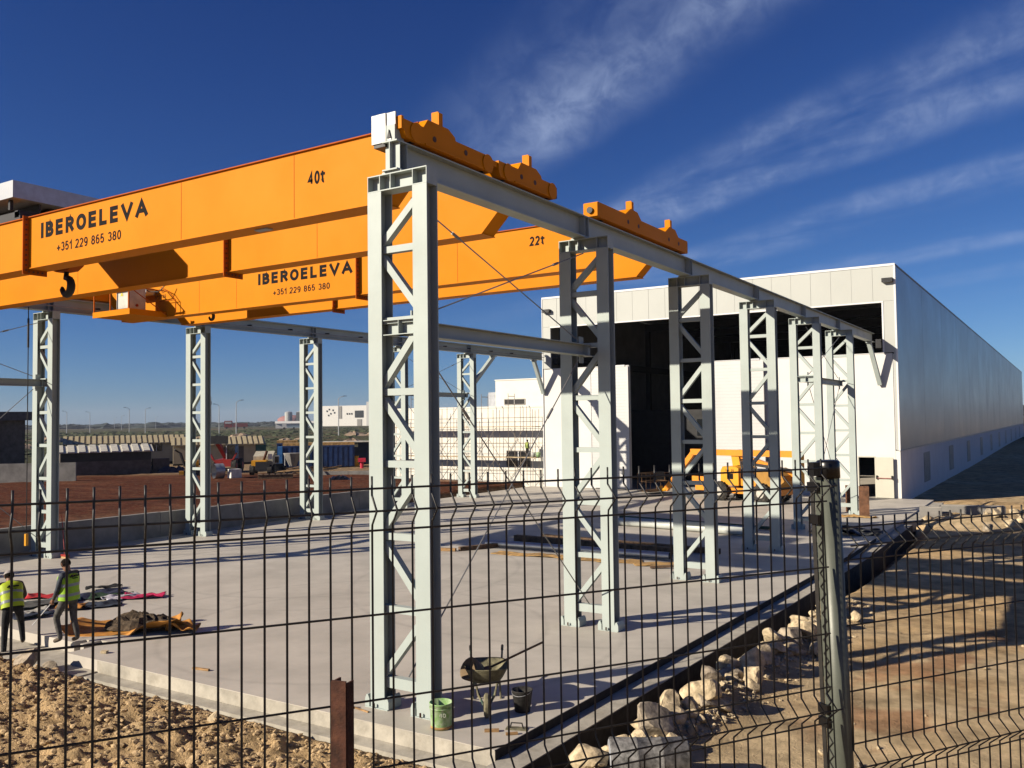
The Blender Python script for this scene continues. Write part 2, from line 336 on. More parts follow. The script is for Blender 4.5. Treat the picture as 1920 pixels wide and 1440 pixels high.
def axis_pts(fine, lo, hi, g=1.18):
    pts = list(fine); st = fine[1] - fine[0]; p = fine[0]
    while p > lo: st *= g; p -= st; pts.insert(0, p)
    st = fine[-1] - fine[-2]; p = fine[-1]
    while p < hi: st *= g; p += st; pts.append(p)
    return np.array(pts)
gx = np.concatenate([np.arange(-24.0, -13.5, 0.24), np.arange(-13.5, 3.4, 0.062), np.arange(3.4, 12.5, 0.10)])
gy = np.concatenate([np.arange(-9.5, -4.2, 0.2), np.arange(-4.2, -0.45, 0.055), np.arange(-0.45, 16, 0.16), np.arange(16, 60, 0.5)])
gx = axis_pts(gx, -7000, 7000); gy = axis_pts(gy, -1500, 8000)
GX, GY = np.meshgrid(gx, gy); GZ = ground_z(GX, GY)
nx, ny = len(gx), len(gy)
me = bpy.data.meshes.new('ground')
idx = np.arange(nx * ny).reshape(ny, nx)
quads = np.stack([idx[:-1, :-1], idx[:-1, 1:], idx[1:, 1:], idx[1:, :-1]], -1).reshape(-1, 4)
me.vertices.add(nx * ny); me.vertices.foreach_set('co', np.stack([GX, GY, GZ], -1).reshape(-1))
me.loops.add(quads.size); me.loops.foreach_set('vertex_index', quads.reshape(-1).astype(np.int32))
me.polygons.add(len(quads)); me.polygons.foreach_set('loop_start', np.arange(0, quads.size, 4, dtype=np.int32)); me.polygons.foreach_set('loop_total', np.full(len(quads), 4, dtype=np.int32))
me.update(); me.polygons.foreach_set('use_smooth', np.ones(len(quads), dtype=bool))
def mixc(c, d, w_): return c * (1 - w_[..., None]) + np.array(d) * w_[..., None]
nA = fbm(GX, GY, 0.25, 5, 0.6); nB = fbm(GX, GY, 0.9, 4, 0.6)
colr = np.ones((ny, nx, 3)) * np.array([0.66, 0.455, 0.235])
colr = mixc(colr, [0.72, 0.56, 0.34], sstep(nA, -0.1, 0.5) * 0.8)
colr = mixc(colr, [0.50, 0.25, 0.12], sstep(nB, 0.15, 0.5) * sstep(GX, 4, 6) * (GY < 12) * 0.7)
colr = mixc(colr, [0.25, 0.19, 0.13], sstep(GX, 2.6, 2.8) * (1 - sstep(GX, 3.2, 3.6)) * (GY < 30) * 0.7)
yard = sstep(-GX, 22.7, 22.9)
farw = sstep(np.hypot(GX - 9, GY + 11), 97, 112) * sstep(-GX + 0.15 * GY, 15, 30)
edge = GX + 0.34 * GY + 34.5 + 3.0 * nA            # red levelled soil just behind the low wall
red = yard * sstep(30 + edge + np.minimum(0, (33 - GY)) * 2.2 - 10, -2.5, 2.5) * (GY > -60)
redc = mixc(np.ones((ny, nx, 3)) * np.array([0.115, 0.032, 0.012]), [0.20, 0.075, 0.035], sstep(nB, 0.0, 0.5) * 0.8)
redc = mixc(redc, [0.27, 0.15, 0.085], (1 - sstep(-GX, 24.5, 29 + 4)) * sstep(nA, -0.35, 0.2) * (GY < 20))
colr = mixc(colr, [0.32, 0.22, 0.13], yard * 0.9)
colr = colr * (1 - red[..., None]) + redc * red[..., None]
veg = mixc(np.ones((ny, nx, 3)) * np.array([0.075, 0.078, 0.034]), [0.16, 0.115, 0.07], sstep(fbm(GX, GY, 0.03, 5, 0.65), 0.0, 0.4))
colr = colr * (1 - farw[..., None]) + veg * farw[..., None]
at = me.color_attributes.new('soil', 'FLOAT_COLOR', 'POINT')
at.data.foreach_set('color', np.concatenate([colr, np.ones((ny, nx, 1))], -1).reshape(-1))
me.materials.append(SOIL)
kind(link('ground', me), 'structure')

# ---- floor slab (structure) with its footing ledges
slab = MB()
slab.prismZ([(-22.6, 0.03), (-8.95, 0.03), (-8.95, 0.30), (-8.72, 0.30), (-8.72, 0.03), (-8.60, 0.03), (-8.60, 0.42), (-8.25, 0.42), (-8.25, -0.55), (2.15, -0.55), (2.80, 20), (2.74, 41.55), (-22.6, 41.55)], -0.24, 0.0)
slab_o = kind(slab.build('concrete_slab', CONC), 'structure', 'pale concrete floor slab under the crane runway')
ft = MB()
ft.box(-22.6, -7.2, -0.95, 0.20, -0.60, -0.22); ft.box(-7.2, 2.2, -0.86, -0.3, -0.62, -0.245)
ft.build('footing', CONC2, slab_o)
fr = MB()
fr.prismZ([(2.165, -0.86), (2.60, -0.86), (3.25, 20), (3.20, 30.5), (2.76, 30.5), (2.815, 20)], -0.95, -0.14)
fr.build('footing', CONC2, slab_o)
fe = MB(); fe.prismZ([(2.55, 31), (3.35, 31.2), (3.3, 40.8), (2.55, 40.6)], -0.5, -0.06); fe.build('footing', CONC2, slab_o)
se = MB()   # rough cast edge face just proud of the slab side
se.box(-7.2, 2.16, -0.556, -0.5, -0.242, -0.012); se.build('slab_edge', CONC2, slab_o)

DARKFACE = mat('near_black_face', (0.035, 0.033, 0.033), 0.8, 0, 0.2, 6, spec=0.2)  # near-black facing for the right-hand sides of slab and footing
bt = MB(); bt.prismZ([(2.153, -0.552), (2.162, -0.552), (2.812, 20), (2.752, 31), (2.743, 31), (2.803, 20)], -0.139, -0.006); bt.build('dark_facing', DARKFACE, slab_o)
bt = MB(); bt.prismZ([(2.603, -0.86), (2.613, -0.86), (3.263, 20), (3.213, 30.5), (3.203, 30.5), (3.253, 20)], -0.94, -0.155); bt.build('dark_facing', DARKFACE, slab_o)
# ---- low wall on the far side of the slab
lw = thing('low_wall', 'low concrete wall behind the far row of lattice columns', 'wall', (-22.72, 0, 0))
for k in range(9):
    a = -8.0 + k * 4.0; wl = MB(); wl.box(-0.12, 0.12, a + 0.008, a + 3.992, -0.6, 1.06 - 0.012 * k); wl.build('wall_panel', CONCD, lw)

# ================================================================== LATTICE COLUMNS
B = 6.464; CL, CW, CDp, HC, HT = 1.232, 0.29, 0.283, 8.375, 8.648
ROWX = {'R': 0.0, 'L': -21.61}
def h_section(x0, x1, d, z0, z1, tf=0.018, tw=0.012):
    m = MB(); xc = (x0 + x1) / 2
    m.box(x0, x1, 0, tf, z0, z1); m.box(x0, x1, d - tf, d, z0, z1); m.box(xc - tw / 2, xc + tw / 2, tf, d - tf, z0, z1); return m
def make_column():
    c = thing('lattice_column', 'x', 'column', group='lattice columns carrying the crane runway')
    h_section(-CL / 2, -CL / 2 + CW, CDp, 0.0, HC - 0.002).build('leg', STEEL, c)
    h_section(CL / 2 - CW, CL / 2, CDp, 0.0, HC - 0.002).build('leg', STEEL, c)
    cap = MB(); cap.box(-CL / 2, CL / 2, 0, CDp, HC, HC + 0.018); cap.box(-CL / 2, CL / 2, 0, CDp, HT - 0.018, HT); cap.box(-CL / 2, CL / 2, CDp / 2 - 0.006, CDp / 2 + 0.006, HC + 0.018, HT - 0.018)
    co = cap.build('cap_beam', STEEL, c)
    for x in (-CL / 2 + 0.006, -CL / 2 + CW - 0.03, -0.13, CL / 2 - CW + 0.005, CL / 2 - 0.006):
        p = MB(); p.box(x - 0.006, x + 0.006, 0.002, CDp - 0.002, HC + 0.018, HT - 0.018); p.build('stiffener', STEEL, co)
    xl, xr = -CL / 2 + CW / 2, CL / 2 - CW / 2
    zs = [0.42 + 1.165 * i for i in range(7)]
    for i, z in enumerate(zs):
        h = 0.17 if i == 0 else 0.11
        if i == 5: h = 0.10
        p = MB(); p.box(xl + 0.01, xr - 0.01, 0.075, 0.205, z - h / 2, z + h / 2); p.build('strut', STEEL, c)
    top = zs + [HC - 0.03]
    for i in range(7):
        a, b_ = top[i] + 0.09, top[i + 1] - 0.09
        p = MB(); dx = 0.06
        if i % 2 == 0: p.bar((xl + dx, 0.139, a), (xr - dx, 0.139, b_), 0.124, 0.115, (0, 0, 1))
        else: p.bar((xr - dx, 0.141, a), (xl + dx, 0.141, b_), 0.124, 0.115, (0, 0, 1))
        p.build('diagonal_brace', STEEL, c)
    for cx in (-CL / 2 + CW / 2, CL / 2 - CW / 2):
        p = MB(); p.box(cx - 0.235, cx + 0.235, -0.035, CDp + 0.035, 0.0, 0.014); p.build('base_plate', STEEL, c)
        for sx in (-1, 1):
            xg = cx + sx * (CW / 2 + 0.055)
            p = MB(); p.prismY([(-0.045, 0.014), (0.045, 0.014), (0.045, 0.13), (0.015, 0.20), (-0.015, 0.20), (-0.045, 0.13)], -0.02, CDp + 0.02)
            g = p.build('base_gusset', STEEL, c); g.location = (xg, 0, 0)
        for sy in (-0.05, CDp + 0.05):
            p = MB(); p.cyl((cx - 0.03, sy, 0.02), (cx - 0.03, sy, 0.085), 0.016, n=8); p.build('anchor_bolt', RUST, c)
    return c
proto = make_column()
rl = ['nearest lattice column with the green paint bucket at its foot', 'second lattice column of the near row, at the end of the first tie beam',
      'third lattice column of the near row, standing before the dark hall doorway', 'fourth lattice column of the near row, in front of the boom lift',
      'fifth lattice column of the near row, left of the fence post', 'last lattice column of the near row, beside the rusty upright blocks']
ll = ['lattice column of the far row just outside the left edge of the photo', 'lattice column of the far row with a red broom leaning at its foot',
      'lattice column of the far row right of the red telehandler-side yard, second from left', 'lattice column of the far row before the blue containers',
      'lattice column of the far row half hidden behind the nearest column', 'last lattice column of the far row, before the scaffolded house']
ll[2] = 'second lattice column from the left in the far row, beside the red telehandler'
first = True
for row, labs in (('R', rl), ('L', ll)):
    for i in range(6):
        c = proto if first else copy_tree(proto); first = False
        c.location = (ROWX[row], B * i, 0.0); c['label'] = labs[i]
        if row == 'L':
            c.location.x = ROWX['L']

# ================================================================== RUNWAY BEAMS
def runway(xc, y0, y1, lab, side):
    r = thing('runway_beam', lab, 'beam', (xc, 0, 8.652), group='crane runway beams')
    m = MB(); I_beam_Y(m, 0, 0.31, 0.03, 0.52, y0, y1, 0.024, 0.016); m.build('girder_section', STEEL, r)
    m = MB(); m.box(-0.028, 0.028, y0 + 0.01, y1, 0.522, 0.565); m.build('rail', ZINC, r)
    for i in range(6):
        for k, dy in enumerate((0.06, 0.24)):
            y = B * i + dy
            for s in (-1, 1):
                p = MB(); x0, x1 = sorted((s * 0.009, s * 0.15)); p.box(x0, x1, y - 0.007, y + 0.007, 0.055, 0.495); p.build('stiffener', STEEL, r)
        p = MB(); p.box(-0.20, 0.20, B * i + 0.02, B * i + 0.26, 0.0, 0.029); p.build('bearing_plate', STEEL, r)
    p = MB(); p.prismX([(y0 + 0.02, 0.53), (y0 + 0.26, 0.53), (y0 + 0.20, 0.78), (y0 + 0.02, 0.78)], -0.10, 0.10); p.build('end_stop', STEEL, r)
    p = MB(); p.prismY([(-0.05, 0.56), (0.03, 0.56), (-0.01, 0.70)], y0 - 0.004, y0 + 0.016); p.build('arrow_plate', DARKM, r)
    if side == 'L':
        p = MB(); p.box(0.165, 0.20, y0, y1, 0.20, 0.235); p.build('conductor_rail', ZINC, r)
        for k in range(16):
            y = 1.2 + 2.4 * k
            p = MB(); p.box(0.01, 0.24, y - 0.04, y + 0.04, 0.24, 0.30); p.build('bracket', DARKM, r)
    return r
runway(-0.115, -0.03, 41.3, 'grey steel runway beam along the near column row', 'R')
runway(-21.61 + 0.115, -0.03, 41.3, 'grey steel runway beam along the far column row', 'L')
# ---- mid-height tie beams and tension rods
def tie(x, y0, y1, lab):
    t = thing('tie_beam', lab, 'beam', (x, 0, 0), group='mid-height tie beams')
    m = MB(); I_beam_Y(m, 0, 0.26, 6.0, 6.25, y0, y1, 0.014, 0.010); m.build('beam_section', STEEL, t)
    for yc, s in ((y0, 1), (y1, -1)):
        p = MB(); p.box(-0.125, 0.125, yc + s * 0.32 - 0.006, yc + s * 0.32 + 0.006, 6.014, 6.236); p.build('stiffener', STEEL, t)
        p = MB(); p.box(-0.012, 0.012, yc + s * 0.42 - 0.09, yc + s * 0.42 + 0.09, 6.25, 6.42); p.build('rod_lug', STEEL, t)
        p = MB(); p.box(-0.012, 0.012, yc + s * 0.42 - 0.09, yc + s * 0.42 + 0.09, 5.84, 6.0); p.build('rod_lug', STEEL, t)
    m = MB(); m.box(-0.31, 0.31, y0 - 0.004, y0 + 0.25, 6.0, 6.014); m.box(-0.31, 0.31, y0 - 0.004, y0 + 0.25, 6.236, 6.25); m.box(-0.31, 0.31, y0 + 0.12, y0 + 0.13, 6.014, 6.236); m.build('cross_piece', STEEL, t)
tie(0, 0.02, B + 0.26, 'tie beam between the first two near columns at mid height')
tie(0, 4 * B + 0.02, 5 * B + 0.26, 'tie beam between the last two near columns at mid height')
tie(-21.61, 0.02, B + 0.26, 'tie beam running off the left edge from the far row')
tie(-21.61, 4 * B + 0.02, 5 * B + 0.26, 'tie beam between the last two far columns, left of the house')
def rod(p0, p1, lab):
    m = MB(); m.cyl(p0, p1, 0.013, n=6); d = (Vector(p1) - Vector(p0)); q = Vector(p0) + d * 0.2; q2 = Vector(p0) + d * 0.235
    o = tag(m.build('tension_rod', ZINC), lab, 'rod', 'crossed tension rods of the braced bays')
    t = MB(); t.cyl(q, q2, 0.028, n=8); t.build('turnbuckle', ZINC, o)
for x, i0, nm in ((0.0, 0, 'first near bay'), (0.0, 4, 'last near bay'), (-21.61, 0, 'far-row bay at the left edge'), (-21.61, 4, 'far-row bay left of the house')):
    ya, yb = i0 * B + 0.30, (i0 + 1) * B - 0.03
    rod((x - 0.02, ya + 0.1, 8.30), (x - 0.02, yb - 0.3, 6.36), 'upper tension rod falling away from camera in the ' + nm)
    rod((x + 0.02, yb, 8.30), (x + 0.02, ya + 0.3, 6.36), 'upper tension rod rising away from camera in the ' + nm)
    rod((x - 0.02, ya + 0.3, 5.90), (x - 0.02, yb + 0.1, 0.52), 'lower tension rod falling away from camera in the ' + nm)
    rod((x + 0.02, yb - 0.3, 5.90), (x + 0.02, ya - 0.1, 0.52), 'lower tension rod rising away from camera in the ' + nm)
def knee(p0, p1, lab):
    m = MB(); m.bar(p0, p1, 0.24, 0.22, (1, 0, 0)); o = tag(m.build('knee_brace', STEEL), lab, 'brace', 'knee braces under the runway ends')
    e = MB(); e.box(p0[0] - 0.14, p0[0] + 0.14, p0[1] - 0.2, p0[1] + 0.2, p0[2] - 0.02, p0[2] + 0.06); e.build('top_plate', STEEL, o)
knee((-0.1, 40.35, 8.60), (0.22, 41.45, 6.32), 'knee brace from the near runway end down to the hall wall')
knee((-21.5, 35.2, 8.60), (-21.5, 32.75, 6.65), 'knee brace rising right from the last far column')
knee((-21.5, 40.2, 8.60), (-21.5, 41.45, 6.42), 'knee brace from the far runway end down to the hall corner')

# ================================================================== OVERHEAD CRANES
def text(s, parent, x0, x1, z0, z1, y, m=BLACKLET, bold=0.0, name='lettering', rot=(R(90), 0, 0), extr=0.003, loc=None):
    cu = bpy.data.curves.new(name, 'FONT'); cu.body = s; cu.size = 1.0; cu.extrude = extr; cu.offset = bold; cu.resolution_u = 3
    o = bpy.data.objects.new(name, cu); COL.objects.link(o)
    bpy.context.view_layer.update(); bb = [Vector(b) for b in o.bound_box]
    ax, bx = min(b.x for b in bb), max(b.x for b in bb); ay, by = min(b.y for b in bb), max(b.y for b in bb)
    sx = (x1 - x0) / (bx - ax); sz = (z1 - z0) / (by - ay)
    dg = bpy.context.evaluated_depsgraph_get(); mesh = bpy.data.meshes.new_from_object(o.evaluated_get(dg)); bpy.data.objects.remove(o)
    mesh.materials.clear(); mesh.materials.append(m); mesh.name = name
    o = link(name, mesh, parent); o.scale = (sx, sz, 1); o.rotation_euler = rot
    o.location = loc if loc is not None else (x0 - ax * sx, y, z0 - ay * sz); return o

def _arc(cx, cy, rx, ry, a0, a1, n=10): return [(cx + rx * math.cos(R(a0 + (a1 - a0) * i / n)), cy + ry * math.sin(R(a0 + (a1 - a0) * i / n))) for i in range(n + 1)]
GL = {
 'I': (0.0, [[(0, 0), (0, 1)]]), 'E': (.50, [[(0, 0), (0, 1)], [(0, 1), (1, 1)], [(0, .52), (.93, .52)], [(0, 0), (1, 0)]]), 'L': (.48, [[(0, 1), (0, 0)], [(0, 0), (1, 0)]]),
 'B': (.52, [[(0, 0), (0, 1)], [(0, 1), (.5, 1)] + _arc(.5, .765, .42, .235, 90, -90) + [(0, .53)], [(0, .525), (.5, .525)] + _arc(.5, .2625, .5, .2625, 90, -90) + [(0, 0)]]),
 'R': (.54, [[(0, 0), (0, 1)], [(0, 1), (.5, 1)] + _arc(.5, .75, .46, .25, 90, -90) + [(0, .5)], [(.5, .5), (1, 0)]]),
 'O': (.66, [_arc(.5, .5, .5, .5, 90, 450, 28)]), 'V': (.74, [[(0, 1), (.5, 0), (1, 1)]]), 'A': (.76, [[(0, 0), (.5, 1), (1, 0)], [(.2, .30), (.8, .30)]]), 'N': (.55, [[(0, 0), (0, 1), (1, 0), (1, 1)]]), 'H': (.55, [[(0, 0), (0, 1)], [(1, 0), (1, 1)], [(0, .52), (1, .52)]]),
 'C': (.58, [_arc(.5, .5, .5, .5, 50, 310, 20)]), '0': (.42, [_arc(.5, .5, .5, .5, 90, 450, 24)]), '1': (.22, [[(0, .72), (.45, .82), (1, 1), (1, 0)]]),
 '2': (.42, [_arc(.5, .72, .48, .28, 165, -30, 12) + [(.0, 0), (1, 0)]]), '3': (.42, [_arc(.5, .76, .44, .24, 160, -80, 12), _arc(.5, .26, .5, .26, 85, -160, 12)]), '4': (.46, [[(.74, 0), (.74, 1), (0, .30), (1, .30)]]),
 '5': (.42, [[(.92, 1), (.16, 1), (.06, .50)] + _arc(.48, .31, .5, .31, 140, -155, 14)]), '6': (.42, [_arc(.55, .62, .5, .38, 55, 180, 8) + [(.02, .30)] + _arc(.5, .31, .48, .31, 180, 540, 20)]), '7': (.42, [[(0, 1), (1, 1), (.35, 0)]]),
 '8': (.42, [_arc(.5, .76, .42, .24, 90, 450, 18), _arc(.5, .26, .5, .26, 90, 450, 18)]), '9': (.42, [_arc(.45, .38, .5, .38, 235, 360, 8) + [(.98, .68)] + _arc(.5, .69, .48, .31, 0, 360, 20)]),
 '+': (.40, [[(.5, .12), (.5, .62)], [(0, .37), (1, .37)]]), 't': (.28, [[(.4, 1), (.4, .2)] + _arc(.85, .2, .45, .2, 180, 290, 6), [(0, .72), (1, .72)]]), '\u20ac': (.5, [_arc(.5, .5, .5, .5, 50, 310, 20), [(.05, .5), (.7, .5)]]), 'o': (.26, [_arc(.5, .78, .5, .18, 90, 450, 14)]), '.': (.05, [[(0, .0), (0, .08)]]), '-': (.3, [[(0, .42), (1, .42)]]),
 'a': (.36, [_arc(.48, .33, .48, .33, 0, 360, 16), [(1, .66), (1, 0)]]), 'u': (.36, [[(0, .66), (0, .25)] + _arc(.5, .25, .5, .25, 180, 360, 10) + [(1, .66)], [(1, .2), (1, 0)]]), 'l': (0.0, [[(0, 0), (0, 1)]]), 'e': (.36, [[(0, .34), (1, .34)] + _arc(.5, .34, .5, .34, 0, 300, 16)]), 'q': (.36, [_arc(.5, .33, .5, .33, 0, 360, 16)]),
}
def strokes(sx, name, parent, x0, x1, z0, z1, y, sw=0.16, gap=0.14, m=BLACKLET):
    """block lettering cut from flat strokes; one object per character, drawn facing -Y"""
    h = z1 - z0; wd = sw * h; units = []
    for ch in sx:
        if ch == ' ': units.append(None); continue
        units.append(GL[ch][0] + sw)
    tot = sum((0.32 if u is None else u) for u in units) + gap * (len(units) - 1); kx = (x1 - x0) / (tot * h); cx = x0; hw = wd / 2
    for ch, u in zip(sx, units):
        if u is None: cx += (0.32 + gap) * h * kx; continue
        W = GL[ch][0] * h * kx; q = MB()
        for si, pl in enumerate(GL[ch][1]):
            P = [(cx + hw * kx + a * W, z0 + hw + b * (h - wd)) for a, b in pl]; n = len(P); closed = (abs(P[0][0] - P[-1][0]) + abs(P[0][1] - P[-1][1])) < 1e-4
            Lp, Rp = [], []
            for i in range(n):
                a = P[i - 1] if i > 0 else (P[-2] if closed else None); b = P[i + 1] if i < n - 1 else (P[1] if closed else None); p = Vector((*P[i], 0))
                d1 = (p - Vector((*a, 0))).normalized() if a else None; d2 = (Vector((*b, 0)) - p).normalized() if b else None
                d = (d1 + d2).normalized() if d1 and d2 and (d1 + d2).length > 1e-3 else (d1 or d2); nn = Vector((-d.y, d.x, 0)); k = 1 / max(0.45, nn.dot(Vector((-d1.y, d1.x, 0)))) if d1 and d2 else 1
                e = Vector((0, 0, 0))
                if not closed and (len(pl) <= 4 or ch in 'VA'):
                    if i == 0: e = -d * hw
                    if i == n - 1: e = d * hw
                    if ch not in 'BEIRLHNt+-lVA1': e *= 0.0
                    if ch == 'A' and si == 1: e *= 0.0
                    if abs(d.x) > 0.5 and ch in 'EBRL': e *= 0.5
                sxk = Vector((kx, 1, 0)); off = Vector((nn.x * hw * k * kx, nn.y * hw * k, 0)); Lp.append(p + off + e); Rp.append(p - off + e)
            yf = y - 0.003 - 0.0005 * si
            for i in range(n - 1):
                b = len(q.v); q.v += [(Lp[i].x, yf, Lp[i].y), (Lp[i + 1].x, yf, Lp[i + 1].y), (Rp[i + 1].x, yf, Rp[i + 1].y), (Rp[i].x, yf, Rp[i].y), (Lp[i].x, y, Lp[i].y), (Lp[i + 1].x, y, Lp[i + 1].y), (Rp[i + 1].x, y, Rp[i + 1].y), (Rp[i].x, y, Rp[i].y)]
                q.f += [[b, b + 1, b + 2, b + 3], [b, b + 1, b + 5, b + 4], [b + 3, b + 2, b + 6, b + 7]]
        q.build(name, m, parent); cx += (u + gap) * h * kx
XL, XR = -21.45, -0.10
def girder(parent, y0, y1, z0, z1, name='girder'):
    m = MB(); e = 0.86
    poly = [(XL + e, z0), (XR - e, z0), (XR - 0.05, z0 + e - 0.05), (XR + 0.02, z1 - 0.02), (XL - 0.02, z1 - 0.02), (XL + 0.05, z0 + e - 0.05)]
    m.prismY(poly, y0, y1); g = m.build(name, YEL, parent)
    t = MB(); t.box(XL, XR, y0 - 0.045, y1 + 0.045, z1 - 0.018, z1 + 0.004); t.build('top_flange', YELB, g)
    b = MB(); b.box(XL + e - 0.02, XR - e + 0.02, y0 - 0.03, y1 + 0.03, z0 - 0.016, z0 + 0.002); b.build('bottom_flange', YEL, g)
    r = MB(); r.box(XL + 0.6, XR - 0.6, (y0 + y1) / 2 - 0.025, (y0 + y1) / 2 + 0.025, z1 + 0.004, z1 + 0.045); r.build('trolley_rail', ZINC, g)
    return g
def seams(g, y, z0, z1, xs_):
    for x in xs_:
        q = MB(); q.box(x - 0.006, x + 0.006, y - 0.0035, y + 0.002, z0 + 0.01, z1 - 0.03); q.build('weld_seam', YELB, g)
def splice(g, x, y, z0, z1, step=1):
    m = MB(); m.box(x - 0.014, x + 0.014, y - 0.15, y, z0 - 0.12, z1); o = m.build('splice_plate', YELB, g)
    n = 11
    for k in range(n):
        z = z0 - 0.05 + (z1 - z0) * k / (n - 1) * 0.97
        q = MB(); q.cyl((x + 0.012, y - 0.075, z), (x + 0.034, y - 0.075, z), 0.026, n=6); q.build('bolt', BOLT, o)
    m = MB(); m.box(x - 0.016, x + 0.016, y - 0.14, y + 0.45, z0 - 0.15, z0 - 0.017); o2 = m.build('splice_plate', YELB, g)
    for k in range(4):
        q = MB(); yy = y + 0.0 + 0.11 * k; q.cyl((x + 0.014, yy, z0 - 0.08), (x + 0.034, yy, z0 - 0.08), 0.024, n=6); q.build('bolt', BOLT, o2)
def wheel_disc(parent, x, y, z, r, m=YEL):
    q = MB(); q.cyl((x, y, z), (x + 0.022, y, z), r, n=20); return q.build('wheel_cover', m, parent)
def carriage_saddle(parent, xo, y0, y1, z):
    m = MB(); m.prismX([(y0, z), (y1, z), (y1 - 0.02, z + 0.06), (y1 - 0.22, z + 0.16), (y0 + 0.12, z + 0.16)], xo - 0.34, xo - 0.002)
    s = m.build('saddle', YEL, parent)
    p = MB(); yb = (y0 + y1) / 2 + 0.02; p.box(xo - 0.20, xo - 0.06, yb, yb + 0.03, z + 0.16, z + 0.42); p.box(xo - 0.062, xo - 0.04, yb, yb + 0.11, z + 0.16, z + 0.40); p.build('guide_post', YEL, s)
def carriage40(parent, xc, sgn):
    """two bogies joined by a link, outer face at xc + sgn*0.2"""
    c = bpy.data.objects.new('end_carriage', None); COL.objects.link(c); c.parent = parent; c.location = (xc, 0, 0)
    c.scale = (sgn, 1, 1)
    for k, (a, b_) in enumerate(((0.10, 2.74), (2.92, 5.16))):
        m = MB(); z0, z1 = 9.245, 9.53
        m.prismX([(a + 0.06, z0 - 0.01), (b_ - 0.06, z0 - 0.01), (b_, z0 + 0.10), (b_, z1 - 0.09), (b_ - 0.10, z1), (a, z1), (a, z0 + 0.10)], -0.15, 0.20)
        m.build('bogie', YEL, c)
        for yy in (a + 0.33, b_ - 0.20): wheel_disc(c, 0.20, yy, 9.375, 0.17)
        for yy in ((a + 0.62 + 0.2), (b_ - 0.9)):
            q = MB(); q.cyl((0.20, yy, 9.40), (0.206, yy, 9.40), 0.05, n=14); q.build('pin_hole', BOLT, c)
        q = MB(); q.box(0.195, 0.225, a + 0.55, b_ - 0.5, 9.232, 9.262); q.build('lower_lip', YEL, c)
        for yy in (a + 0.33, b_ - 0.20):
            q = MB(); q.cyl((-0.03, yy, 9.345), (0.11, yy, 9.345), 0.125, n=20); q.build('wheel', DARKM, c)
        s0 = 0.62 if k == 0 else 3.62
        carriage_saddle(c, 0.20, s0, s0 + 0.92, 9.53)
    q = MB(); q.box(-0.10, 0.17, 2.52, 3.12, 9.40, 9.50); q.build('link_beam', YEL, c)
    q = MB(); q.box(-0.14, 0.18, 5.16, 5.20, 9.27, 9.50); q.build('buffer', DARKM, c)
    q = MB(); q.box(-0.12, 0.20, 0.04, 0.097, 9.36, 9.57); q.build('end_plate', YEL, c)
    return c
c40 = thing('overhead_crane', 'yellow 40 t double-girder overhead crane nearest the camera', 'overhead crane', (0, 0, 0), group='overhead cranes on the runway')
g1 = girder(c40, 0.75, 1.20, 8.43, 9.68); g2 = girder(c40, 3.86, 4.30, 8.43, 9.68)
seams(g1, 0.75, 8.43, 9.68, (-6.4, -3.1)); seams(g2, 3.86, 8.43, 9.68, (-15.2, -5.6, -2.6)); splice(g1, -12.16, 0.75, 8.43, 9.70); splice(g2, -8.68, 3.86, 8.43, 9.70)
strokes('IBEROELEVA', 'letter', g1, -11.63, -7.52, 9.10, 9.475, 0.749, 0.255, 0.22)
strokes('+351 229 865 380', 'digit', g1, -10.95, -8.46, 8.70, 8.915, 0.749, 0.16, 0.12)
strokes('40t', 'letter', g1, -2.74, -2.31, 9.0, 9.25, 0.749, 0.20, 0.12)
carriage40(c40, -0.115, 1); carriage40(c40, -21.495, -1)
q = MB(); q.box(-0.50, -0.20, -0.02, 0.42, 9.16, 9.64); q.box(-0.20, -0.01, 0.0, 0.03, 9.40, 9.64); q.build('drive_cover', mat('dull_aluminium', (0.46, 0.46, 0.45), 0.5, 0.25, 0.1, 4), c40)
q = MB(); q.box(-0.47, -0.23, 0.0, 0.40, 9.10, 9.158); q.build('drive_motor', DARKM, c40)
q = MB(); q.box(-4.36, -4.0, 0.90, 1.05, 8.385, 8.41); q.build('limit_switch', GALV, c40)

c22 = thing('overhead_crane', 'yellow 22 t double-girder overhead crane behind the 40 t one', 'overhead crane', (0, 0, 0), group='overhead cranes on the runway')
g3 = girder(c22, 8.88, 9.30, 8.44, 9.70); g4 = girder(c22, 11.48, 11.90, 8.55, 9.72)
seams(g3, 8.88, 8.44, 9.70, (-16.2, -14.3, -5.2)); splice(g3, -8.85, 8.88, 8.44, 9.72); splice(g4, -12.3, 11.48, 8.55, 9.72)
strokes('IBEROELEVA', 'letter', g3, -13.25, -9.12, 9.12, 9.49, 8.879, 0.255, 0.22)
strokes('+351 229 865 380', 'digit', g3, -12.55, -10.05, 8.72, 8.92, 8.879, 0.16, 0.12)
strokes('22t', 'letter', g3, -2.84, -2.39, 9.19, 9.44, 8.879, 0.20, 0.12)
strokes('C\u20ac15', 'letter', g3, -18.60, -18.10, 9.30, 9.45, 8.879, 0.11, 0.12); strokes('No11749', 'digit', g3, -18.64, -18.02, 9.10, 9.25, 8.879, 0.11, 0.12)
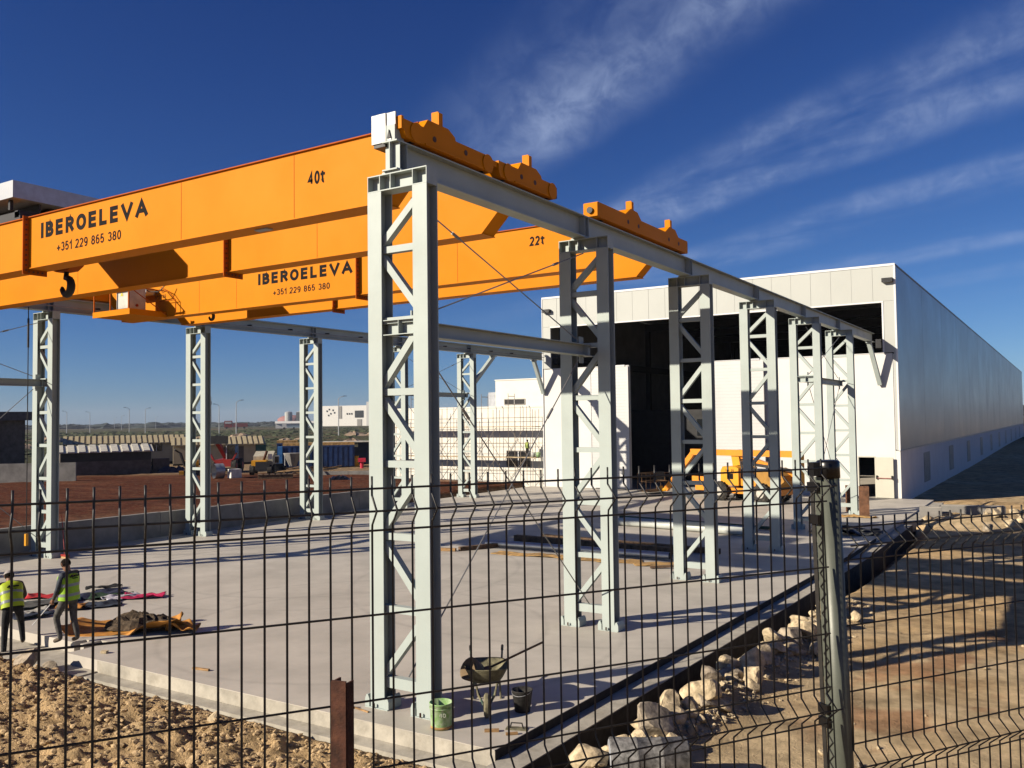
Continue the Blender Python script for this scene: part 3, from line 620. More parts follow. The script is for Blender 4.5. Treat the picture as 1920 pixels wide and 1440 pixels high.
for xc, sg in ((-0.115, 1), (-21.495, -1)):
    c = bpy.data.objects.new('end_carriage', None); COL.objects.link(c); c.parent = c22; c.location = (xc, 0, 0); c.scale = (sg, 1, 1)
    m = MB(); m.box(-0.15, 0.21, 7.06, 12.66, 9.245, 9.59); m.build('carriage_box', YEL, c)
    for yy in (8.70, 9.32, 11.3, 12.0):
        q = MB(); q.cyl((0.21, yy, 9.42), (0.214, yy, 9.42), 0.055, n=12); q.build('pin_hole', BOLT, c)
    for yy in (7.5, 12.2):
        q = MB(); q.cyl((-0.03, yy, 9.345), (0.10, yy, 9.345), 0.125, n=20); q.build('wheel', DARKM, c)
    for a in (8.55, 11.05):
        m = MB(); m.prismX([(a, 9.59), (a + 0.95, 9.59), (a + 0.72, 9.76), (a + 0.32, 9.78)], -0.12, 0.208); s = m.build('saddle', YEL, c)
        p = MB(); p.box(0.0, 0.14, a + 0.48, a + 0.51, 9.76, 10.02); p.box(0.138, 0.158, a + 0.48, a + 0.60, 9.76, 10.0); p.build('guide_post', YEL, s)
    q = MB(); q.cyl((0.03, 7.07, 9.40), (0.03, 6.98, 9.40), 0.075, n=14); q.build('buffer', DARKM, c)
    q = MB(); q.box(-0.15, 0.21, 7.03, 7.057, 9.26, 9.575); q.build('end_plate', YEL, c)
    q = MB(); q.box(0.10, 0.20, 12.66, 12.70, 9.27, 9.56); q.build('buffer', DARKM, c)
# service platform, cabinet and rail at the far end of the 22 t crane
pl = MB(); pl.box(-20.1, -18.0, 7.45, 8.86, 8.42, 8.47); pl.box(-20.1, -18.0, 7.40, 7.45, 8.40, 8.60); pl.box(-18.0, -17.96, 7.40, 8.86, 8.40, 8.60)
plo = pl.build('service_platform', YEL, c22)
for x in (-20.05, -19.1, -18.05):
    q = MB(); q.box(x - 0.02, x + 0.02, 7.41, 7.45, 8.47, 9.42); q.build('rail_post', YELB, plo)
q = MB(); q.box(-20.2, -18.0, 7.41, 7.445, 9.32, 9.36); q.build('hand_rail', YELB, plo)
q = MB(); q.bar((-17.95, 7.43, 9.34), (-17.95, 8.85, 9.34), 0.03, 0.03); q.bar((-17.95, 7.43, 9.3), (-17.95, 8.85, 8.5), 0.025, 0.025); q.build('hand_rail', YELB, plo)
q = MB(); q.tube([(-18.2, 8.8, 9.5), (-17.6, 8.75, 9.25), (-17.3, 8.75, 8.95), (-17.3, 8.75, 8.5)], 0.016, 6); q.tube([(-18.2, 8.75, 8.98), (-17.3, 8.75, 8.98)], 0.014, 6); q.build('hand_rail', YELB, plo)
q = MB(); q.box(-19.02, -18.36, 7.62, 8.30, 8.66, 9.40); cab = q.build('switch_cabinet', mat('cabinet_pale', (0.66, 0.65, 0.58), 0.45), plo)
q = MB(); q.prismY([(-18.80, 9.10), (-18.64, 9.10), (-18.72, 9.26)], 7.612, 7.618); q.build('warning_sign', mat('warning_yellow', (0.75, 0.62, 0.05)), cab)
q = MB(); q.cyl((-18.36, 7.95, 8.78), (-18.325, 7.95, 8.78), 0.05, n=14); q.build('stop_button', RED, cab)
q = MB(); q.box(-19.4, -18.55, 8.45, 8.80, 9.25, 9.48); q.build('drive_motor', GALV, plo)
q = MB(); q.tube([(-18.6, 8.3, 9.55), (-18.3, 8.4, 9.30), (-17.9, 8.5, 9.28), (-17.6, 8.6, 9.55)], 0.018, 6); q.build('cable_loop', DARKM, plo)
def hook(parent, x, y, ztop, s):
    pts = [(x, y, ztop)]
    for k in range(13):
        a = R(100 - 24 * k * 0.98); pts.append((x + s * 0.62 * math.cos(a) * 0.95, y, ztop - s * 1.25 + s * 0.62 * math.sin(a)))
    rr = [s * 0.16] + [s * (0.20 + 0.10 * math.sin(math.pi * min(1, k / 10.0))) for k in range(12)] + [s * 0.08]
    m = MB(); m.tube(pts, rr, 10); return m.build('hook', DARKM, parent, smooth=True)
# 40 t trolley with its sheet-metal canopy
tr = thing('hoist_trolley', 'dark hoist trolley with a pale sheet canopy on the 40 t crane', 'hoist trolley', (0, 0, 0))
m = MB(); m.box(-15.1, -12.53, 0.55, 4.35, 10.20, 10.62); m.build('canopy', GALV, tr)
m = MB(); m.box(-15.0, -12.75, 0.85, 1.15, 9.74, 9.95); m.box(-15.0, -12.75, 3.95, 4.2, 9.74, 9.95); m.box(-14.9, -14.7, 0.85, 4.2, 9.80, 9.98); m.box(-13.0, -12.8, 0.85, 4.2, 9.80, 9.98); m.build('trolley_frame', DARKM, tr)
for x in (-14.7, -13.0):
    for y in (0.975, 4.08):
        q = MB(); q.cyl((x, y - 0.05, 9.83), (x, y + 0.05, 9.83), 0.11, n=16); q.build('wheel', DARKM, tr)
for x in (-14.95, -12.9):
    for y in (0.7, 4.2): q = MB(); q.box(x - 0.04, x + 0.04, y - 0.04, y + 0.04, 9.95, 10.2); q.build('canopy_post', DARKM, tr)
q = MB(); q.box(-15.02, -12.72, 1.3, 1.36, 9.98, 10.198); q.build('shade_panel', DARKM, tr)  # dark sheet added to stand in for shade under the canopy
q = MB(); q.cyl((-14.6, 1.9, 10.0), (-13.0, 1.9, 10.0), 0.22, n=20); q.build('rope_drum', DARKM, tr)
q = MB(); q.box(-13.7, -12.85, 2.4, 3.7, 9.75, 10.18); q.build('hoist_motor', DARKM, tr)
q = MB(); q.box(-14.75, -14.0, 2.5, 3.4, 9.7, 10.15); q.build('gearbox', DARKM, tr)
for x in (-13.75, -13.25): q = MB(); q.cyl((x, 2.5, 8.95), (x, 2.3, 10.0), 0.012, n=6); q.build('rope', DARKM, tr)
q = MB(); q.prismY([(-14.15, 9.05), (-12.85, 9.05), (-12.95, 8.83), (-13.2, 8.72), (-13.75, 8.72), (-14.05, 8.83)], 2.35, 2.65); q.build('hook_block', YELB, tr)
hook(tr, -13.48, 2.5, 8.78, 0.36)
t2 = thing('hoist_trolley', 'low hoist trolley with a small hook under the 22 t crane', 'hoist trolley', (0, 0, 0))
m = MB(); m.box(-17.6, -16.2, 8.95, 11.3, 9.75, 9.9); m.build('trolley_frame', DARKM, t2)
q = MB(); q.box(-17.4, -16.4, 9.5, 10.6, 8.85, 9.74); q.build('hoist_motor', DARKM, t2)
hook(t2, -16.9, 9.95, 8.72, 0.20)
# pendant control of the crane at the far left
pc = thing('pendant_control', 'yellow crane pendant control hanging on a dark cable at left', 'crane control', (-21.0, 5.62, 0))
q = MB(); q.cyl((0, 0, 0.98), (0, 0, 8.7), 0.016, n=6); q.build('cable', DARKM, pc)
q = MB(); q.cyl((0, 0, 7.3), (0, 0, 8.3), 0.035, n=8); q.build('cable_sleeve', DARKM, pc)
q = MB(); q.box(-0.05, 0.05, -0.045, 0.045, 0.55, 0.95); q.build('control_box', LIFTY, pc)

# ================================================================== THE HALL
HX0, HX1, HY, HY2, HZ = -21.60, 1.15, 41.60, 196.0, 13.05
hall = thing('industrial_hall', 'long white industrial hall with a wide dark crane opening', 'building', (0, HY, 0))
def hb(name, m, *boxes, parent=None):
    q = MB()
    for b in boxes: q.box(*b)
    return q.build(name, m, parent or hall)
fw_ = bpy.data.objects.new('front_cladding', None); COL.objects.link(fw_); fw_.parent = hall
npan = 20; pw = (HX1 - HX0 - 0.1) / npan
for k in range(npan):
    a = HX0 + 0.05 + k * pw; q = MB(); q.box(a + 0.012, a + pw - 0.012, -0.06 + 0.002 * (k % 3), 0.10, 10.98, 12.92); q.build('panel', WHITEW, fw_)
hb('backing', WHITEW, (HX0 + 0.06, HX1 - 0.06, -0.045, 0.095, 10.99, 12.91))
hb('panel', WHITEW, (0.50, 1.06, -0.06, 0.10, 8.10, 10.97), (0.96, 1.10, -0.07, 0.10, 2.66, 8.09), parent=fw_)
hb('panel', WHITEW, (HX0 + 0.05, -20.95, -0.06, 0.10, 8.10, 10.97), parent=fw_)
hb('roof_trim', TRIM, (HX0, HX1, -0.09, 0.12, 12.925, HZ)); hb('corner_trim', TRIM, (HX1 - 0.085, HX1 + 0.012, -0.09, 0.10, 2.64, 12.92)); hb('corner_trim', TRIM, (HX0 - 0.01, HX0 + 0.045, -0.09, 0.10, 0.0, 12.92))
hb('opening_trim', TRIM, (-20.94, 0.49, -0.085, 0.10, 10.90, 10.978), (0.405, 0.495, -0.085, 0.10, 8.11, 10.89)); hb('opening_trim', TRIM, (0.93, 0.955, -0.075, 0.02, 2.7, 8.0))
hb('cladding_gap', DARKM, (0.895, 0.925, -0.012, 0.03, 2.7, 8.0))
# masonry below the slot (door hole left open)
hb('lower_wall', WHITER, (-9.4, -1.10, -0.02, 0.16, 0.002, 8.05), (-1.10, -0.16, -0.02, 0.16, 2.30, 8.05), (-0.16, 0.89, -0.02, 0.16, 0.002, 8.05), (0.89, HX1 - 0.01, -0.01, 0.16, 0.002, 2.63))
hb('lower_wall', WHITER, (HX0 + 0.05, -15.1, -0.02, 0.16, 0.002, 8.05))
hb('wall_coping', TRIM, (-9.4, 0.49, -0.05, 0.2, 8.052, 8.09), (-20.95, -15.1, -0.05, 0.2, 8.052, 8.09))
def ribbed(x0, x1, y, name):
    d = bpy.data.objects.new(name, None); COL.objects.link(d); d.parent = hall
    n = 40; z0, z1 = 0.06, 7.96; hh = (z1 - z0) / n
    for k in range(n):
        q = MB(); a = z0 + k * hh; q.box(x0, x1, y - 0.03 - 0.004 * (k % 2), y + 0.03, a + 0.003, a + hh - 0.003); q.build('slat', SHUT, d)
    q = MB(); q.box(x0 - 0.04, x0 - 0.002, y - 0.06, y + 0.06, 0.03, 8.02); q.box(x1 + 0.002, x1 + 0.12, y - 0.07, y + 0.06, 0.03, 8.02); q.box(x0, x1, y - 0.015, y + 0.02, 0.07, 7.95); q.build('frame', SHUT, d)
    q = MB(); q.box(x1 - 0.75, x1 - 0.1, y - 0.09, y + 0.03, 7.985, 8.10); q.build('roller_box', GALV, d)
ribbed(-17.75, -15.15, -0.28, 'sliding_door'); ribbed(-9.36, -6.35, -0.28, 'sliding_door')
# sides, roof, inside
sd = bpy.data.objects.new('side_wall', None); COL.objects.link(sd); sd.parent = hall
npy = 30; dl = (HY2 - HY) / npy
for k in range(npy):
    a = k * dl; q = MB(); q.box(HX1 - 0.10, HX1 - 0.002 * (k % 2), a + 0.12 if k == 0 else a + 0.008, a + dl - 0.008, 2.66, 12.93); q.build('cladding_sheet', SIDEM, sd)
hb('side_backing', LOUV, (HX1 - 0.12, HX1 - 0.03, 0.2, HY2 - HY, 2.64, 12.92))
hb('side_eave', LOUV, (HX1 - 0.14, HX1 + 0.03, 0.10, HY2 - HY, 12.935, 13.02))
hb('plinth_wall', mat('white_plinth', (0.72, 0.72, 0.72), 0.9, 0, 0.03, 0.8, 0.2, 20), (HX1 - 0.30, HX1 - 0.015, 0.165, HY2 - HY, -0.5, 2.60)); hb('plinth_flashing', GALV, (HX1 - 0.12, HX1 + 0.05, 0.0, HY2 - HY, 2.605, 2.645))
for k in range(10):
    y = 9.05 + 14.0 * k; v = hb('louvre_vent', LOUV, (HX1 - 0.014, HX1 - 0.004, y, y + 2.9, 0.28, 2.18))
    if k < 4:
        for j in range(12):
            q = MB(); q.box(HX1 - 0.003, HX1 + 0.012, y + 0.06, y + 2.84, 0.34 + 0.15 * j, 0.42 + 0.15 * j); q.build('slat', LOUV, v)
hb('roof', GALV, (HX0, HX1 - 0.15, 0.13, HY2 - HY, 12.78, 12.92)); hb('left_wall', WHITEW, (HX0, HX0 + 0.12, 0.17, HY2 - HY, -0.3, 12.75))
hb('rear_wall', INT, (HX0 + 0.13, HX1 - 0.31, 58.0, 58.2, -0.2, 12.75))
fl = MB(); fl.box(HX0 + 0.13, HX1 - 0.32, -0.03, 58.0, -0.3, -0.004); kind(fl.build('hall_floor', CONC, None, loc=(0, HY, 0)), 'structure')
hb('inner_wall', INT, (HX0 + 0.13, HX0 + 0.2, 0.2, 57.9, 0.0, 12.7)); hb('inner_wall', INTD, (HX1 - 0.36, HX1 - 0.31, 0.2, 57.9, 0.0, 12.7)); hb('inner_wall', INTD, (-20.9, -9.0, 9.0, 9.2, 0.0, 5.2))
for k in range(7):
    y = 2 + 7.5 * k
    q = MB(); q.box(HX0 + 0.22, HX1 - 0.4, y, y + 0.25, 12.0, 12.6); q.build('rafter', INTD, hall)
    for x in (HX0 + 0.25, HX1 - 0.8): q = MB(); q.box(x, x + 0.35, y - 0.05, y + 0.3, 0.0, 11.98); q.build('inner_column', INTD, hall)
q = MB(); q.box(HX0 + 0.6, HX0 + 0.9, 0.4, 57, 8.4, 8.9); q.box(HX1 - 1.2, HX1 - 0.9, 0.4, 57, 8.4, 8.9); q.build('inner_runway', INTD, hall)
for x in (-13.9, -12.0): q = MB(); q.box(x, x + 0.5, 8.97, 8.995, 3.3, 4.5); q.build('inner_window', GLASS, hall)
for x, z in ((-21.15, 12.05), (0.76, 12.1)):
    q = MB(); q.box(x - 0.28, x + 0.28, -0.36, -0.09, z - 0.09, z + 0.13); f = q.build('floodlight', DARKM, hall)
    q = MB(); q.box(x - 0.20, x + 0.20, -0.34, -0.12, z - 0.10, z - 0.092); q.build('lamp_glass', GALV, f)
dl_ = MB(); dl_.box(0, 0.98, -0.05, 0.0, 0.03, 2.26); leaf = dl_.build('escape_door', DOORC, hall); leaf.location = (-0.17, -0.06, 0); leaf.rotation_euler = (0, 0, R(-9))
q = MB(); q.tube([(0.10, -0.06, 1.12), (0.10, -0.13, 1.12), (0.92, -0.13, 1.12), (0.92, -0.06, 1.12)], 0.022, 8); q.build('push_bar', REDB, leaf)
for x in (0.10, 0.92): q = MB(); q.box(x - 0.03, x + 0.03, -0.16, -0.05, 1.06, 1.26); q.build('bar_bracket', PLASTB, leaf)
hb('door_frame', DOORC, (-1.10, -1.05, -0.035, 0.165, 0.003, 2.295), (-0.21, -0.162, -0.035, 0.165, 0.003, 2.295), (-1.05, -0.21, -0.035, 0.165, 2.25, 2.295))

# ================================================================== HOUSE WITH SCAFFOLD
hs_ = thing('rendered_house', 'cream rendered two-storey block behind the scaffold, joined to the hall', 'building', (0, 43.1, 0))
def hw(name, m, *bx):
    q = MB()
    for b in bx: q.box(*b)
    return q.build(name, m, hs_)
hw('lower_storey', CREAMR, (-37.0, HX0 - 0.02, 0, 9.0, -0.3, 5.50)); hw('parapet', CREAMR, (-37.05, HX0 - 0.02, -0.03, 0.2, 5.502, 5.62))
hw('upper_storey', CREAMR, (-28.0, HX0 - 0.02, 2.2, 9.0, 5.505, 7.62)); hw('parapet', CREAMR, (-28.05, HX0 - 0.02, 2.15, 2.4, 7.622, 7.70)); hw('side_block', mat('grey_blue_wall', (0.45, 0.47, 0.50)), (-29.6, -28.07, 3.6, 9.0, 5.505, 6.8))
def window(x0, x1, z0, z1, y, panes, parent=hs_):
    q = MB(); t = 0.05; q.box(x0, x1, y - 0.05, y, z1 - t, z1); q.box(x0, x1, y - 0.05, y, z0, z0 + t); q.box(x0, x0 + t, y - 0.05, y, z0 + t, z1 - t); q.box(x1 - t, x1, y - 0.05, y, z0 + t, z1 - t)
    wf = q.build('window', WINF, parent); pwid = (x1 - x0 - 2 * t) / panes
    for k in range(panes):
        a = x0 + t + k * pwid; p = MB(); p.box(a + 0.03, a + pwid - 0.03, y - 0.03, y - 0.01, z0 + t + 0.01, z1 - t - 0.01); p.build('pane', GLASS, wf)
        if k: p = MB(); p.box(a - 0.03, a + 0.03, y - 0.045, y - 0.002, z0 + t, z1 - t); p.build('mullion', TRIM, wf)
window(-25.65, -23.6, 1.20, 2.40, -0.002, 2); window(-27.2, -25.35, 5.75, 6.2, 2.198, 2); window(-33.6, -32.0, 1.2, 2.4, -0.002, 2)
hw('clay_strip', mat('clay_strip', (0.42, 0.30, 0.15), 0.9), (-22.35, -22.08, -0.06, -0.002, 0.0, 5.48))
sca = thing('scaffold', 'tube scaffold with plank decks along the cream block', 'scaffold', (0, 41.7, 0))
xs = [-35.6, -34.5, -33.4, -32.0, -31.1, -30.0, -29.0, -28.2, -26.9, -25.9, -24.6, -23.6, -22.6]
for i, x in enumerate(xs):
    for y in (0.0, 0.85):
        h = 6.5 if i in (2, 8, 10) else 5.35 + 0.12 * (i % 3)
        q = MB(); q.cyl((x, y, 0.0), (x + 0.04, y, h), 0.02, n=6); q.build('standard', SCAF, sca)
    if i in (2, 8, 10):
        q = MB(); q.cyl((x + 0.04, 0.0, 6.3), (x + 0.04, 0.85, 6.3), 0.022, n=6); q.build('transom', SCAF, sca)
for z in (0.95, 2.9, 4.72):
    for y in (-0.03, 0.88):
        q = MB(); q.cyl((-36.0, y, z), (-22.3, y, z + 0.06), 0.016, n=6); q.build('ledger', SCAF, sca)
for z in (1.93, 4.10):
    for k in range(7):
        a = -36.0 + k * 1.95; q = MB(); q.box(a, a + 1.93, 0.02, 0.83, z + 0.005 * (k % 2), z + 0.05 + 0.005 * (k % 2)); q.build('plank', PLANK, sca)
for a, b_ in ((-35.6, 0), (-33.4, 0), (-30.0, 0), (-27.2, 0), (-24.8, 0)):
    for z0, z1 in ((0.05, 1.9), (2.0, 4.05)):
        q = MB(); q.cyl((a, -0.05, z0), (a + 1.6, -0.05, z1), 0.018, n=6); q.build('brace', SCAF, sca)
        q = MB(); q.cyl((a + 1.9, -0.06, z0), (a + 0.4, -0.06, z1), 0.018, n=6); q.build('brace', SCAF, sca)
for k, (x, c) in enumerate(((-22.75, WHITEW), (-22.35, BUCK))):
    q = MB(); q.lathe([(0.0, 0), (0.14, 0), (0.17, 0.34), (0.155, 0.34), (0.13, 0.03), (0, 0.03)], 14)
    tag(q.build('paint_bucket', c, None, True, (x, 42.05, 1.985)), ('white', 'green')[k] + ' bucket on the lower scaffold deck by the corner', 'bucket')
sh = MB(); sh.lathe([(0.9, 0.0), (0.7, 0.22), (0.35, 0.42), (0.0, 0.5)], 14)
tag(sh.build('soil_heap', mat('brown_soil_heap', (0.22, 0.12, 0.065), 0.95, 0, 0.3, 4, 0.7, 10), None, True, (-29.0, 39.8, -0.02)), 'low brown soil heap at the scaffold foot', 'soil heap').scale = (3.2, 1.0, 0.9)

# ================================================================== YARD AND FAR BACKGROUND
def face(x, y):
    d = Vector((x - CAM.x, y - CAM.y)).normalized(); return math.atan2(-d.x, d.y)
def at(name, label, cat, x, y, z=0.3, dr=0, group=None): return thing(name, label, cat, (x, y, z), face(x, y) + R(dr), group)
def pb(o, name, m, *bx, smooth=False):
    q = MB()
    for b in bx: q.box(*b)
    return q.build(name, m, o, smooth)
def pc_(o, name, m, *cy, n=14):
    q = MB()
    for c in cy: q.cyl(c[0], c[1], c[2], c[3] if len(c) > 3 else None, n=n)
    return q.build(name, m, o, True) if n > 40 else q.build(name, m, o)
def ridged_roof(o, x0, x1, y0, y1, z0, z1, m, n):
    dx = (x1 - x0) / n
    q = MB(); q.prism([(x0, 0), (x1, 0), (x1, 1), (x0, 1)], lambda a, c: (a, y0 if c == 0 else y1, z0 if c == 0 else z1), lambda a, c: (a, y0 if c == 0 else y1, (z0 if c == 0 else z1) + 0.03)); r = q.build('roof', m, o)
    for k in range(n):
        a = x0 + k * dx; p = MB(); e = 0.62 * dx
        p.prism([(a, 0), (a + e, 0), (a + e, 1), (a, 1)], lambda u, c: (u, y0 - 0.05 if c == 0 else y1, (z0 if c == 0 else z1) + 0.032), lambda u, c: (u, y0 - 0.05 if c == 0 else y1, (z0 if c == 0 else z1) + 0.12)); p.build('roof_rib', m, r)
# grey shell house at the left edge
o = thing('shell_house', 'unfinished grey house with a flat dark roof slab at left edge', 'building', (-79.0, 37.5, 0.3))
pb(o, 'wall', DARKW, (-9, 0, -22, -0.2, 0, 4.9)); pb(o, 'roof_slab', mat('dark_slab', (0.10, 0.095, 0.10), 0.9), (-9.5, 0.7, -22.5, 0.3, 4.9, 5.75)); pb(o, 'column', DARKW, (0.02, 0.3, -3.2, -2.8, 0, 4.88)); pb(o, 'doorway', INTD, (0.005, 0.03, -6.5, -5.2, 0, 2.6))
def wall_run(name, lab, p0, p1, h, m):
    p0 = Vector(p0); p1 = Vector(p1); L_ = (p1 - p0).length; a = math.atan2((p1 - p0).y, (p1 - p0).x); w_ = thing(name, lab, 'wall', (p0.x, p0.y, 0.2), a)
    n = max(2, int(L_ / 2.5))
    for k in range(n): pb(w_, 'wall_panel', m, (k * L_ / n + 0.01, (k + 1) * L_ / n - 0.01, -0.1, 0.1, 0, h))
wall_run('yard_wall', 'low grey wall behind the red soil at left', (-72, 14), (-56.2, 28.8), 1.55, CONCD)
# sheds
o = at('tiled_shed', 'dark block shed with a pale striped roof edge', 'shed', -61.5, 35.5, 0.3, 4)
pb(o, 'wall', DARKW, (-4.2, 3.0, 0, 4, 0, 2.0)); ridged_roof(o, -4.5, 3.2, -0.4, 1.6, 1.95, 2.5, ROOFW, 9); pb(o, 'lintel', INTD, (-4.2, 3.0, -0.02, -0.002, 1.2, 1.9))
pb(o, 'block_stack', DARKW, (3.2, 4.6, 0.5, 1.4, 0, 1.25))
o = at('site_hut', 'cream site hut with tan ribbed roof and dark double window, left one', 'hut', -76.0, 49.3, 0.3, 3)
pb(o, 'wall', HUTW, (-2.2, 3.6, 0, 2.5, 0.25, 2.3)); ridged_roof(o, -8.5, 3.8, -0.4, 1.6, 2.25, 3.05, ROOFT, 22); pb(o, 'door', HUTW, (-1.9, -0.6, -0.03, -0.002, 0.28, 2.1)); window(0.0, 1.3, 1.35, 2.15, -0.003, 2, o); pb(o, 'skid', INTD, (-2.2, 3.6, 0.2, 2.4, 0, 0.245))
o = at('site_hut', 'cream site hut with tan ribbed roof behind the telehandler', 'hut', -66.6, 51.0, 0.3, 3)
pb(o, 'wall', HUTW, (-4.6, 3.6, 0, 2.5, 0.2, 2.1)); ridged_roof(o, -4.8, 4.6, -0.4, 1.6, 2.05, 2.85, ROOFT, 17); window(-3.4, -2.2, 1.2, 1.95, -0.003, 2, o); pb(o, 'shutter', DARKW, (0.4, 2.4, -0.04, -0.002, 0.25, 1.9)); pb(o, 'side_panel', mat('teal_panel', (0.03, 0.13, 0.13)), (3.62, 4.7, 0.1, 2.5, 0.1, 2.2)); pb(o, 'skid', INTD, (-4.6, 3.6, 0.2, 2.4, 0, 0.195))
def container(lab, x, y, w_, h, m, dr=0, n=14):
    o = at('container', lab, 'container', x, y, 0.3, dr, 'blue yard containers')
    pb(o, 'wall', m, (-w_ / 2, w_ / 2, 0.03, 2.4, 0.12, h)); dx = w_ / n
    for k in range(n): pb(o, 'rib', m, (-w_ / 2 + k * dx + 0.03, -w_ / 2 + k * dx + dx * 0.6, -0.005, 0.029, 0.2, h - 0.15))
    pb(o, 'top_rail', m, (-w_ / 2, w_ / 2, -0.02, 0.06, h - 0.14, h + 0.002)); pb(o, 'roof', CARD, (-w_ / 2, w_ / 2, 0.06, 2.4, h + 0.003, h + 0.25)); return o
o = container('long blue container behind the concrete hopper', -50.6, 49.3, 6.6, 2.15, BLUEC); pb(o, 'door', BLUEL, (-3.75, -3.32, -0.1, 1.2, 0.15, 2.1))
container('small blue container with a bright blue door behind the yellow dumper', -56.6, 51.0, 2.0, 2.3, BLUEC, 0, 5)
o = at('open_shelter', 'dark open-fronted shelter with a thin pale roof', 'shelter', -50.8, 54.0, 0.3, 0)
pb(o, 'rear_wall', BLUEC, (-2.6, 3.4, 2.2, 2.3, 0, 2.3)); pb(o, 'roof', ROOFW, (-2.8, 3.6, -0.2, 2.5, 2.32, 2.40)); pb(o, 'fascia', mat('olive_board', (0.16, 0.15, 0.10)), (-1.8, 0.6, -0.1, -0.05, 1.85, 2.3)); pb(o, 'side_wall', BLUEC, (2.6, 3.4, 0, 2.2, 0, 2.3)); pb(o, 'post', LAMPM, (2.3, 2.36, -0.1, -0.04, 0, 2.3)); pb(o, 'rack', WOODD, (-2.4, -1.0, 1.4, 1.9, 0, 1.6))
# telehandler
o = at('telehandler', 'red telehandler with its boom carriage raised, in front of the huts', 'telehandler', -54.6, 41.9, 0.3, -12)
pb(o, 'chassis', RED, (-0.75, 0.75, -1.6, 2.0, 0.55, 1.15)); pb(o, 'cab', GLASS, (0.05, 0.8, -0.3, 1.2, 1.16, 2.35)); pb(o, 'cab_roof', DARKM, (0.0, 0.85, -0.35, 1.25, 2.352, 2.45)); pb(o, 'cab_pillar', LAMPM, (0.02, 0.1, -0.36, -0.31, 1.16, 2.35))
q = MB(); q.bar((-0.4, 1.8, 1.2), (-0.4, -1.9, 2.75), 0.34, 0.36); q.build('boom', RED, o)
q = MB(); q.box(-0.95, 0.55, -2.05, -1.9, 2.55, 3.25); q.build('fork_carriage', DARKM, o)
for s in (-1, 1):
    q = MB(); q.bar((s * 0.8, -1.3, 1.1), (s * 1.15, -1.3, 1.75), 0.12, 0.3, (0, 1, 0)); q.build('mudguard', RED, o)
    for y in (-1.2, 1.5):
        q = MB(); q.cyl((s * 0.72, y, 0.58), (s * 1.12, y, 0.58), 0.58, n=18); wv = q.build('wheel', TYRE, o); q = MB(); q.cyl((s * 1.121, y, 0.58), (s * 1.13, y, 0.58), 0.28, n=14); q.build('rim', RED, wv)
# yellow dumper
o = at('site_dumper', 'yellow site dumper seen from behind beside the blue container', 'dumper', -48.3, 40.3, 0.3, -8)
pb(o, 'engine_hood', LIFTY, (-0.75, 0.45, -0.6, 0.8, 0.75, 1.2)); pb(o, 'rear_guard', DARKM, (-0.4, 0.75, -0.75, -0.61, 0.35, 1.1)); q = MB(); q.prismX([(0.9, 0.7), (2.2, 0.9), (2.4, 1.9), (0.8, 1.5)], -0.8, 0.8); q.build('skip', mat('pale_skip', (0.55, 0.50, 0.38)), o)
q = MB(); q.bar((0.1, 0.6, 1.2), (0.4, 0.3, 1.95), 0.18, 0.12); q.build('seat_back', RUST, o); pb(o, 'lamp_guard', FARWALL, (0.45, 0.8, 0.5, 0.6, 1.25, 1.7))
for s in (-1, 1):
    for y in (-0.4, 1.5): q = MB(); q.cyl((s * 0.55, y, 0.42), (s * 0.88, y, 0.42), 0.42, n=16); q.build('wheel', TYRE, o)
o = at('concrete_hopper', 'grey concrete skip hopper on a tubular frame', 'hopper', -51.0, 46.4, 0.3)
q = MB(); q.tube([(0, 0, 0.35), (0, 0, 1.5), (0, 0, 1.55)], [0.3, 0.85, 0.85], 10); q.build('bowl', CONCD, o)
for s in (-1, 1): q = MB(); q.cyl((s * 0.7, -0.3, 0), (s * 0.7, -0.3, 1.4), 0.04, n=6); q.build('leg', LAMPM, o); q = MB(); q.cyl((s * 0.7, 0.4, 0), (s * 0.7, 0.4, 1.4), 0.04, n=6); q.build('leg', LAMPM, o)
o = at('generator', 'small dark generator set with a silver frame', 'generator', -49.6, 43.2, 0.3); pb(o, 'body', DARKM, (-0.6, 0.5, -0.3, 0.5, 0.2, 0.75)); pb(o, 'panel', LAMPM, (-0.35, 0.2, -0.35, -0.3, 0.8, 1.5)); pb(o, 'screen', GLASS, (-0.27, 0.12, -0.36, -0.351, 0.85, 1.4)); q = MB(); q.cyl((0.5, -0.3, 0.3), (0.75, -0.3, 0.3), 0.28, n=14); q.build('wheel', TYRE, o)
o = at('steel_ring', 'shiny silver steel ring section lying before the telehandler', 'ring', -47.6, 35.4, 0.3, 20)
q = MB(); q.tube([(-0.55, -0.3, 0.6), (-0.2, -0.3, 0.6), (-0.19, -0.3, 0.6), (0.15, -0.3, 0.6)], [0.58, 0.60, 0.58, 0.60], 24, caps=False); q.tube([(-0.54, -0.3, 0.6), (0.14, -0.3, 0.6)], [0.54, 0.54], 24, caps=False)
q.build('ring', GALV, o); pb(o, 'sack', FARWALL, (0.75, 1.6, -0.5, 0.3, 0, 0.7)); pb(o, 'timber', WOODD, (-0.4, 1.5, 0.3, 0.6, 0.5, 0.8))
for k in range(14):
    a = random.uniform(-30, 40); x, y = -45.1 + random.uniform(-1.7, 2.6), 41.0 + random.uniform(-1.0, 2.2)
    q = MB(); q.bar((-random.uniform(0.5, 1.4), 0, 0), (random.uniform(0.5, 1.4), 0, random.uniform(0, 0.35)), 0.12, 0.06)
    tag(q.build('timber_plank', (WOOD, WOODD, WOODD)[k % 3], None, False, (x, y, 0.36 + 0.07 * (k // 2))), 'loose timber in the pile before the long blue container', 'timber', 'timber pile in the yard').rotation_euler = (0, 0, face(x, y) + R(a))
o = at('pallet', 'weathered wooden pallet stack by the red soil edge', 'pallet', -43.4, 37.3, 0.28)
